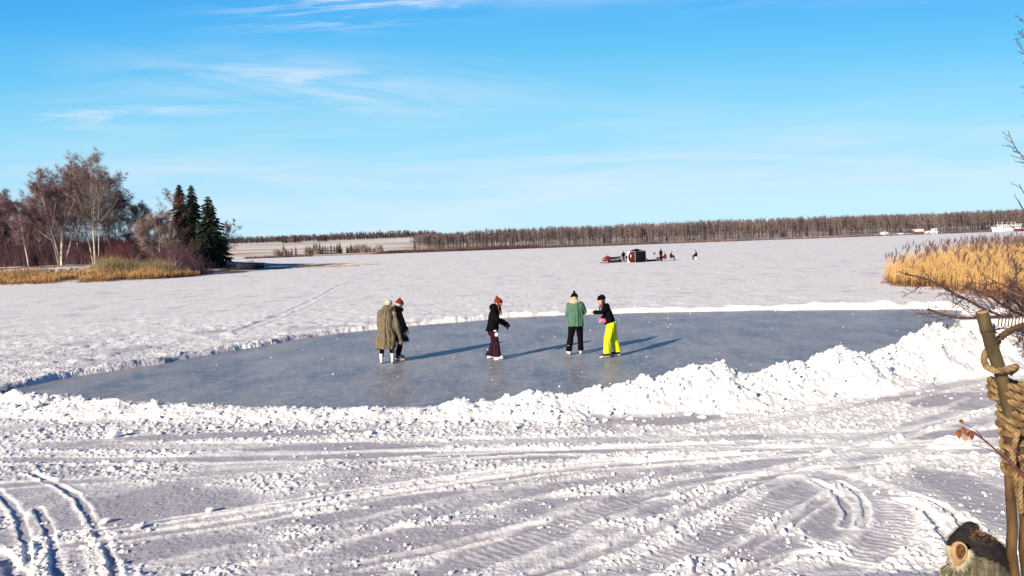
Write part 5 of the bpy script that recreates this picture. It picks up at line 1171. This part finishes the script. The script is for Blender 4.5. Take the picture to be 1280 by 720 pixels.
# ------------------------------------------------------------------ bushes, log and tree at the right
def shrub(name, loc, stems, spec, matl, label, cat, seed, thin=.004, mats2=None):
    rng = np.random.default_rng(seed); segs = []
    for off, d, L, r in stems: grow(segs, rng, np.array(off, float), unit(np.array(d, float)), L, r, 0, spec)
    P0, P1, R0, R1, lv = seg_arrays(segs); root = empty(name, loc); tag(root, label, cat)
    m = lv <= 1; b = Buf(); b.prisms(P0[m], P1[m], R0[m], R1[m], 6); b.build("stem", matl, root)
    b = Buf(); b.prisms(P0[~m], P1[~m], np.maximum(R0[~m], thin), np.maximum(R1[~m], thin * .6), 3); b.build("crown", mats2 or matl, root); return root
WS = [dict(seg=8, wig=.13, up=-.015, tip=.3, **{'from': .12}), dict(n=9, len=.38, ang=(25, 65), r=.014, seg=5, wig=.16, up=.05, tip=.4, **{'from': .1}), dict(n=6, len=.45, ang=(25, 65), r=.008, seg=3, wig=.2, up=.05, tip=.5, **{'from': .1}), dict(n=4, len=.5, ang=(25, 70), r=.005, seg=2, wig=.22, up=.03, tip=.5, **{'from': .1})]
wz = .75
shrub("willow", (11.6, 17.4, wz), [((0, 0, 0), (-1, -.05, .55), 2.7, .045), ((.1, .1, 0), (-1, -.2, .30), 2.9, .05), ((0, -.1, 0), (-1, .1, .85), 2.2, .04), ((.1, 0, 0), (-.9, -.35, .12), 2.4, .035), ((0, 0, 0), (-.7, .2, 1.1), 1.7, .03), ((0, .2, 0), (-1, .0, .42), 3.2, .04), ((.2, .1, 0), (-.3, .3, 1.0), 1.6, .03), ((.2, .1, 0), (.5, .3, .9), 2.0, .03)],
      WS, M['twig_dark'], "sprawling leafless willow whose dark branches reach left over the snow bank", "shrub", 3, .0045)
BS = [dict(seg=4, wig=.2, up=.0, tip=.5, **{'from': .2}), dict(n=6, len=.5, ang=(25, 70), r=.011, seg=3, wig=.2, up=.0, tip=.6, **{'from': .1}), dict(n=5, len=.5, ang=(25, 70), r=.008, seg=2, wig=.2, up=0, tip=.6, **{'from': .1})]
for (bx_, by_, n_, sp_, lab_) in ((16.3, 26.8, 13, .75, "tangled reddish brown shrub before the left part of the golden reed bed"), (18.2, 27.3, 17, .85, "larger reddish brown shrub before the reed bed, cut by the picture edge")):
    shrub("shrub", (bx_, by_, .05), [((rng.normal(0, .06), rng.normal(0, .06), 0), (rng.normal(-.1, sp_), rng.normal(0, .5), 1), rng.uniform(.9, 1.7), .018) for _ in range(n_)], BS, M['twig_rust'], lab_, "shrub", 4 + n_, .008)
b = Buf(); b.tube([(-.34, 0, .06), (-.2, .02, .10), (.05, 0, .13), (.25, -.03, .10), (.36, -.02, .07)], [.05, .09, .10, .085, .04], n=9); b.cone((.1, 0, .15), (.22, .05, .30), .04, .02); o = b.build("driftwood_log", M['twig_dark']); q = at(1176, 421, .55); zc = float(snow_height(np.array([q.x]), np.array([q.y]))[0][0]); o.location = (q.x, q.y, zc); o.rotation_euler.z = .2; tag(o, "short dark log lying on top of the snow bank under the willow", "log")
TS = [dict(seg=9, wig=.03, up=.03, tip=.25, **{'from': .12}), dict(n=46, len=.16, ang=(40, 75), r=.016, seg=5, wig=.10, up=.14, tip=.35, **{'from': .1}), dict(n=6, len=.42, ang=(30, 60), r=.008, seg=3, wig=.16, up=.12, tip=.5, **{'from': .15}), dict(n=4, len=.4, ang=(25, 60), r=.005, seg=2, wig=.16, up=.08, tip=.5, **{'from': .2})]
bare_tree("bare_tree", (9.05, 13.2, .0), [((0, 0, 0), (-.005, 0, 1), 7.6, .10)], TS, (M['bark'], M['twig_dark']), "leafless tree at the right picture edge, only its upturned twig ends showing", "tree", None, 1, 23)

# ------------------------------------------------------------------ rope-bound poles, rail, twig and figurine close by
M['pole'] = mat("weathered_pole_wood", (.105, .078, .034), (.048, .035, .017), .75, 9, (3, 3, .5), bump=.002, bscale=40); M['post'] = mat("brown_wet_post", (.12, .062, .022), (.035, .02, .010), .7, 14, (2, 2, .6), bump=.003, bscale=50)
M['cut'] = mat("pale_cut_wood", (.36, .26, .16), (.2, .13, .08), .8, 30); M['rail'] = mat("white_painted_rail", (.80, .78, .72), (.66, .62, .55), .6, 8, (.4, 3, 3), bump=.001, bscale=30)
M['rope'] = mat("manila_rope", (.33, .225, .105), (.11, .062, .028), .85, 26, bump=.002, bscale=160); M['rope_dark'] = mat("dark_rope", (.15, .085, .045), (.07, .04, .022), .85, 26, bump=.002, bscale=160); M['twine'] = mat("brown_twine", (.10, .055, .03), (.05, .03, .02), .8, 40)
def Pn(px, py, Y): return A_(atY(px, py, Y))
def gz(x, y): return float(snow_height(np.array([float(x)]), np.array([float(y)]))[0][0])
def rope(name, ctrl, rad, matl, label, n=8, turns=None):
    P = [A_(c, float) for c in smooth_poly(ctrl, n)]; 
    d = np.concatenate([[0], np.cumsum([np.linalg.norm(b - a) for a, b in zip(P[:-1], P[1:])])]); L = d[-1]; m_ = int(L / (rad * .45)) + 2; s = np.linspace(0, L, m_); P = A_(P); C = np.stack([np.interp(s, d, P[:, k]) for k in range(3)], 1)
    T = np.gradient(C, axis=0); T /= np.linalg.norm(T, axis=1, keepdims=True) + 1e-9; U = np.zeros_like(T); u = unit(np.cross(T[0], [.3, .5, .8]))
    for i in range(m_): u = unit(u - T[i] * np.dot(u, T[i])); U[i] = u
    W_ = np.cross(T, U); b = Buf()
    for k in range(3):
        a = s / (rad * 6.5) * 2 * math.pi + k * 2 * math.pi / 3; b.tube(list(C + (np.cos(a)[:, None] * U + np.sin(a)[:, None] * W_) * rad * .52), rad * .56, n=7)
    rg = np.random.default_rng(m_); i = rg.integers(0, m_, m_ * 3); t_ = rg.uniform(0, 6.28, m_ * 3)[:, None]; dr = np.cos(t_) * U[i] + np.sin(t_) * W_[i]; c_ = C[i] + dr * rad * .95
    b.spikes(c_, c_ + (dr * rg.uniform(.1, .8, (m_ * 3, 1)) + T[i] * rg.uniform(-.8, .8, (m_ * 3, 1)) + rg.normal(0, .3, c_.shape)) * .009, .0004)      # loose fibres
    o = b.build(name, matl); tag(o, label, "rope"); return o
def pole(name, top, bot, r0, r1, matl, label, capm=None):
    root = empty(name, tuple(bot)); tag(root, label, "pole"); t = A_(top) - A_(bot); b = Buf(); rg = np.random.default_rng(4); pts, rr = [], []
    for k in range(15): f = k / 14; pts.append(t * f + rg.normal(0, .0018, 3)); rr.append((r1 + (r0 - r1) * f) * (1 + rg.normal(0, .025)))
    b.tube(pts, rr, n=14); b.build("shaft", matl, root)
    if capm: 
        d = unit(t); u = unit(np.cross(d, [0, 0, 1.0]) + 1e-6); v = np.cross(d, u); b = Buf(); b.loft([(t - d * .001, u * r0 * .98, v * r0 * .98), (t + d * .002, u * r0 * .93, v * r0 * .93)], n=14); b.build("cut_end", capm, root)
    return root
a0, a1 = Pn(1228.5, 389.5, 2.45), Pn(1254, 482, 2.47); dd = (a1 - a0); kz = (a0[2] - 1.36) / -dd[2]; foot_ = a0 + dd * kz
pl = pole("leaning_pole", a0, A_([foot_[0], foot_[1], gz(foot_[0], foot_[1]) - .05]), .0185, .021, M['pole'], "greenish wooden pole leaning left with a sawn top, above the rope coils", M['cut'])
b = Buf(); 
for (f_, w_) in ((.19, .0205), (.21, .0205), (.38, .0205)): 
    c = a0 + dd * f_ - A_(foot_) ; c = a0 + dd * f_ - A_(pl.location); d = unit(dd); u = unit(np.cross(d, [0, 1.0, .1])); v = np.cross(d, u); b.tube([c + (u * math.cos(t) + v * math.sin(t)) * w_ + d * .004 * t for t in np.linspace(0, 6.6, 20)], .0022, n=6)
b.build("twine_band", M['twine'], pl)
for (pt, pb, Y, r_, lab) in (((1259, 500), (1267, 735), 2.5, .0150, "thin brown upright post with mottled bark, left one under the rope coils"), ((1277, 500), (1284, 735), 2.52, .018, "brown upright post at the picture edge, right one under the rope coils")):
    q0, q1 = Pn(*pt, Y), Pn(*pb, Y); d = q1 - q0; k = (q0[2] - 1.30) / -d[2]; q1 = q0 + d * k; pole("wooden_post", q0, A_([q1[0], q1[1], gz(q1[0], q1[1]) - .05]), r_, r_ * 1.1, M['post'], lab)
q0, q1 = Pn(1202, 401, 2.62), Pn(1460, 400, 2.62); rt = empty("white_rail", tuple((q0 + q1) / 2)); tag(rt, "white painted wooden rail running level behind the leaning pole", "rail"); b = Buf(); b.box((0, 0, 0), (np.linalg.norm(q1 - q0), .034, .0265), bevel=.003, rz=math.atan2((q1 - q0)[1], (q1 - q0)[0])); b.build("bar", M['rail'], rt)
b = Buf()
for k in range(9): 
    xk = Pn(1243 + k * 4.2, 401, 2.62) - (q0 + q1) / 2; b.tube([xk + A_([.006 * math.sin(k * 2.1), .019, -.015]), xk + A_([0, -.019, -.015]), xk + A_([.004, -.019, .015]), xk + A_([.004, .019, .015])], .0016, n=5)
b.build("twine_lashing", M['twine'], rt)
# rail end post outside the frame carries the rail
qe = Pn(1440, 400, 2.62); pole("wooden_post", A_([qe[0], qe[1] + .045, qe[2] + .05]), A_([qe[0], qe[1] + .045, gz(qe[0], qe[1]) - .05]), .022, .024, M['post'], "post carrying the far end of the white rail")
def coil(c0, c1, rx, ry, turns, tilt, ph=0.0, k=14):
    c0, c1 = A_(c0), A_(c1); out = []
    for i in range(int(turns * k) + 1):
        t = i / (turns * k); a = 2 * math.pi * i / k + ph; c = c0 + (c1 - c0) * t; j = 1 + .07 * math.sin(i * 1.7)
        out.append(tuple(c + A_([math.cos(a) * rx * j, math.sin(a) * ry * j, math.cos(a) * rx * tilt + .004 * math.sin(i * 2.3)])))
    return out
RR = .0106
rope("rope", [tuple(Pn(x_, y_, Y)) for x_, y_, Y in ((1262, 466, 2.50), (1270, 459, 2.44), (1258, 462, 2.425), (1243, 463, 2.425), (1232, 456, 2.45), (1231, 444, 2.475), (1238, 436, 2.49), (1247, 440, 2.49))], RR * .95, M['rope'], "short loop of tan rope hooked round the leaning pole, highest of the ropes")
rope("rope", coil(Pn(1268, 478, 2.50), Pn(1272, 508, 2.50), .071, .058, 3.3, -.22), RR, M['rope'], "thick tan rope coiled widest round the poles, just under the top loop")
rope("rope", coil(Pn(1274, 505, 2.50), Pn(1276, 548, 2.50), .058, .055, 4.2, -.45, 1.0), RR * .95, M['rope'], "tan rope wound in steep crossing turns below the widest coil")
rope("rope", coil(Pn(1268, 512, 2.50), Pn(1272, 592, 2.50), .036, .038, 5.0, .75, 2.0), RR * .9, M['rope'], "tan rope wrapped in narrow slanting turns round the upright posts")
rope("rope", [tuple(Pn(x_, y_, Y)) for x_, y_, Y in ((1272, 540, 2.43), (1266, 570, 2.43), (1270, 600, 2.44), (1277, 640, 2.46), (1275, 612, 2.43), (1281, 580, 2.43))], RR * .8, M['rope'], "loose tan rope end hanging in a bight beside the posts")
rope("rope", [tuple(Pn(x_, y_, Y)) for x_, y_, Y in ((1245, 430, 2.48), (1252, 421, 2.50), (1264, 413, 2.55), (1280, 407, 2.60), (1300, 404, 2.64))], RR * .95, M['rope_dark'], "dark brown rope slanting from the leaning pole up to the white rail")
# thin reddish shrub growing by the posts, one twig carrying dead leaves
M['leaf'] = mat("dead_leaf", (.24, .085, .035), (.10, .04, .02), .7, 30); M['leaf_pale'] = mat("pale_dead_leaf", (.48, .27, .16), (.30, .15, .08), .7, 30); M['twig_fine'] = mat("reddish_twig_bark", (.15, .05, .045), (.08, .03, .03), .7, 20)
rx, ry = 1.86, 2.40; sh = empty("leafy_shrub", (rx, ry, gz(rx, ry) - .03)); tag(sh, "thin reddish shrub by the roped posts, its twig tip holding a few dead brown leaves", "shrub"); o3 = A_(sh.location)
b = Buf(); main = [o3 * 0, Pn(1390, 760, 2.38) - o3, Pn(1330, 655, 2.34) - o3, Pn(1285, 603, 2.32) - o3, Pn(1255, 572, 2.31) - o3, Pn(1230, 550, 2.31) - o3, Pn(1216, 541, 2.31) - o3]; b.tube(smooth_poly(main, 6), list(np.linspace(.006, .0016, 37)), n=7)
for (i0, tgt, r_) in ((5, (1199, 534), .0012), (5, (1206, 530), .001), (4, (1212, 556), .001), (3, (1246, 560), .0014), (3, (1262, 555), .0012), (2, (1268, 560), .002), (2, (1300, 520), .002)): b.tube(smooth_poly([main[i0], (main[i0] + Pn(*tgt, 2.30) - o3) / 2 + A_([.004, 0, .006]), Pn(*tgt, 2.30) - o3], 5), [r_ * 1.3] * 6 + [r_] * 5, n=6)
b.build("stem", M['twig_fine'], sh)
def leaf(c, d, L, w, mm, cr):
    d = unit(A_(d)); s = unit(np.cross(d, [.2, 1.0, .3])); nn = np.cross(s, d); V_ = []; 
    for i in range(7):
        t = i / 6; hw = w * math.sin(math.pi * min(t * 1.05, 1)) ** .8 * (1 - .3 * t); cc = A_(c) + d * L * t + nn * cr * L * math.sin(t * 2.6)
        for j in (-1, 0, 1): V_.append(cc + s * hw * j + nn * abs(j) * hw * .45)
    Q_ = [[i * 3 + j, i * 3 + j + 1, i * 3 + j + 4, i * 3 + j + 3] for i in range(6) for j in range(2)]; V_ = A_(V_); k = len(V_); b_ = Buf(); b_.add(np.concatenate([V_, V_ + nn * .0006]), Q_ + [[k + q[0], k + q[3], k + q[2], k + q[1]] for q in Q_]); b_.build("leaf", M[mm], sh)
for (px, py, d, L, w, mm, cr) in ((1200, 536, (-.1, -.2, -1), .030, .010, 'leaf', .3), (1203, 533, (.15, -.3, -1), .026, .009, 'leaf', -.3), (1206, 542, (.1, -.2, -1), .024, .010, 'leaf_pale', .25), (1213, 538, (.2, -.1, -1), .030, .010, 'leaf', .35), (1216, 541, (-.3, -.2, -.6), .022, .008, 'leaf', -.2), (1205, 530, (-.6, -.2, .5), .020, .006, 'leaf', .2)): leaf(Pn(px, py, 2.30) - o3, d, L, w, mm, cr)
# monkey figurine seen from behind, at the bottom right corner
M['mfur'] = mat("olive_grey_fur", (.15, .135, .085), (.05, .045, .03), .9, 60, (1, 1, .4)); M['mfur_pale'] = mat("pale_fur_tips", (.60, .56, .42), (.34, .31, .22), .9, 60, (1, 1, .4)); M['mblack'] = mat("black_crown_fur", (.022, .016, .018), (.010, .008, .009), .85, 40)
M['mear'] = mat("tan_ear_skin", (.40, .25, .13), (.22, .125, .06), .75, 34, bump=.002, bscale=200); M['mear_in'] = mat("inner_ear_skin", (.20, .105, .04), (.07, .036, .016), .85, 70); M['mface'] = mat("dark_muzzle", (.06, .04, .035), (.03, .02, .02), .7, 20)
YF = 2.55; hc = Pn(1221, 703, YF); gx_, gy_ = hc[0] + .02, YF; fg = empty("monkey_figurine", (gx_, gy_, gz(gx_, gy_) - .02)); tag(fg, "furry monkey figurine with black crown and tan ear, seen from behind below the rope-bound posts", "figurine"); of = A_(fg.location); hl = hc - of
fd = unit(A_([-.80, .52, -.22])); sdv = unit(np.cross(fd, [0, 0, 1.0])); 
b = Buf(); b.ball(hl, (.084, .086, .090)); b.cone(hl + A_([.012, 0, .028]), hl + A_([.03, .0, .012]), .072, .070); b.ball(Pn(1213, 663, YF) - of, (.030, .028, .030)); b.cone(Pn(1196, 680, YF + .03) - of, Pn(1206, 672, YF + .02) - of, .030, .036)
b.cone(hl + fd * .04 - A_([0, 0, .03]), hl + fd * .080 - A_([0, 0, .035]), .050, .030); ht = hl[2]
b.loft([(A_([.06, .02, .03]), A_([.17, 0, 0]), A_([0, .18, 0])), (A_([.06, .02, .16]), A_([.155, 0, 0]), A_([0, .16, 0])), (A_([.045, .01, ht * .55]), A_([.12, 0, 0]), A_([0, .12, 0])), (A_([.03, 0, ht * .8]), A_([.085, 0, 0]), A_([0, .085, 0])), (hl - A_([0, 0, .05]), A_([.07, 0, 0]), A_([0, .07, 0]))], n=18)
for s in (-1, 1):
    sh_ = A_([.045, 0, ht * .60]) + sdv * s * .105; b.chain([sh_, sh_ + sdv * s * .03 + fd * .05 - A_([0, 0, .14]), A_([.02, 0, .12]) + sdv * s * .10 + fd * .19], [.055, .042, .030]); b.chain([A_([.02, 0, .08]) + sdv * s * .13, A_([.02, 0, .17]) + sdv * s * .15 + fd * .15, A_([.02, 0, .03]) + sdv * s * .13 + fd * .24], [.075, .055, .035])
fb = link("body", remeshed(b, .008, 4), [M['mfur'], M['mblack']], fg)
e0 = Pn(1198.5, 692, YF - .075) - of; en = unit(A_([-.62, -.78, .02])); eu = unit(A_([.10, -.05, 1.0]) - en * np.dot(en, A_([.10, -.05, 1.0]))); ew = np.cross(eu, en); b = Buf()
def ear_ring(c, h, w):                                   # egg outline: broad above, narrow lobe below
    h, w = h * .84, w * .78; return [c + eu * (h * math.sin(t)) + ew * (w * math.cos(t) * (1 + .28 * math.sin(t))) for t in np.arange(28) * 2 * math.pi / 28]
ES = 1.0 if ew[0] > 0 else -1.0
rs = [ear_ring(e0 - en * .020, .030, .018), ear_ring(e0 - en * .006, .046, .029), ear_ring(e0 + en * .003, .047, .030), ear_ring(e0 + en * .005 + eu * .001, .041, .025), ear_ring(e0 + en * .001 + eu * .007 + ew * ES * .004, .030, .017), ear_ring(e0 - en * .012 + eu * .002 + ew * ES * .007, .020, .009), ear_ring(e0 - en * .022 - eu * .004 + ew * ES * .009, .008, .004), ear_ring(e0 - en * .024 - eu * .006 + ew * ES * .009, .0005, .0004)]
ring_q = lambda n_: [[r_ * 28 + k, r_ * 28 + (k + 1) % 28, (r_ + 1) * 28 + (k + 1) % 28, (r_ + 1) * 28 + k] for r_ in range(n_) for k in range(28)]
b.add(np.concatenate(rs[:5]), ring_q(4)); er = b.build("ear", M['mear'], fg)
b = Buf(); b.add(np.concatenate(rs[4:]), ring_q(3)); b.build("inner_ear", M['mear_in'], er)
e1 = hl + sdv * .085 + A_([.0, 0, .02]); b = Buf(); b.loft([(e1 - sdv * .02, A_([0, 0, .025]), fd * .016), (e1, A_([0, 0, .040]), fd * .024), (e1 + sdv * .008, A_([0, 0, .03]), fd * .018)], n=16); b.build("ear", M['mear'], fg)
b = Buf(); b.ball(hl + fd * .096 - A_([0, 0, .045]), (.020, .020, .016)); b.build("muzzle", M['mface'], fg)
for s in (-1, 1): b = Buf(); b.ball(hl + fd * .092 + sdv * s * .030 + A_([0, 0, .010]) - fd * .014, .008); b.build("eye", M['iris'], fg)
me = fb.data; nv = len(me.polygons); cen = np.empty(nv * 3, np.float32); nor = np.empty(nv * 3, np.float32); me.polygons.foreach_get("center", cen); me.polygons.foreach_get("normal", nor); cen = cen.reshape(-1, 3); nor = nor.reshape(-1, 3)
pr_ = cen - hl; me.polygons.foreach_set('material_index', (((pr_ @ unit(A_([.34, .50, .80]))) > -.008) & (pr_[:, 2] > -.1)).astype(np.int32)); rg = np.random.default_rng(2); idx = rg.integers(0, nv, 26000); C, Nn = cen[idx] + rg.normal(0, .003, (26000, 3)), nor[idx]; rel = C - hl
dn = A_([.05, 0, -1.0])[None] + Nn * .55 + rg.normal(0, .22, C.shape); dn /= np.linalg.norm(dn, axis=1, keepdims=True); Lg = rg.uniform(.012, .024, len(C))
far_ear = np.linalg.norm(C - e0, axis=1) > .040
cax = unit(A_([.34, .50, .80])); crown = rel @ cax > -.008 + .006 * np.sin(rel[:, 0] * 70) - .004 + .006 * np.sin(rel[:, 1] * 90); vd = C + of - A_([0, 0, CAM_H]); vd /= np.linalg.norm(vd, axis=1, keepdims=True); pr0 = A_(ray(1229, 670).normalized()); qv = vd - pr0; patch = (np.hypot(qv[:, 0] / 1.3, qv[:, 2]) < .0068 + .003 * rg.random(len(C))) & ((Nn * vd).sum(1) < 0)
pale = rg.random(len(C)) < np.clip(-rel[:, 2] * 9.0 - .10 - rel[:, 0] * 3, .05, .8)
short = np.where(crown, .55, 1.0) * Lg
dn[crown] = dn[crown] * .5 + Nn[crown] * .6; short[crown] *= 1.3
b = Buf()
for m_, mi in ((crown & ~patch, 2), (~crown & pale & far_ear & ~patch, 1), (~crown & ~pale & far_ear & ~patch, 0), (patch, 3)): b.spikes(C[m_] - Nn[m_] * .002, C[m_] + dn[m_] * short[m_][:, None], .0009, m=mi)
rgf = np.random.default_rng(5); t_ = rgf.uniform(math.pi * .9, math.pi * 2.15, 900)[:, None]; pe = e0 + eu * (.040 * np.sin(t_)) + ew * (.0235 * np.cos(t_) * (1 + .28 * np.sin(t_))) - en * rgf.uniform(.0, .014, (900, 1)); b.spikes(pe, pe + (eu * np.sin(t_) * .6 + ew * np.cos(t_) * .8 + en * .25 + rgf.normal(0, .35, (900, 3)) - A_([0, 0, .3])) * rgf.uniform(.010, .022, (900, 1)), .0009, m=1)      # pale tufts round the ear
b.build("fur", [M['mfur'], M['mfur_pale'], M['mblack'], M['mear']], fg, False)
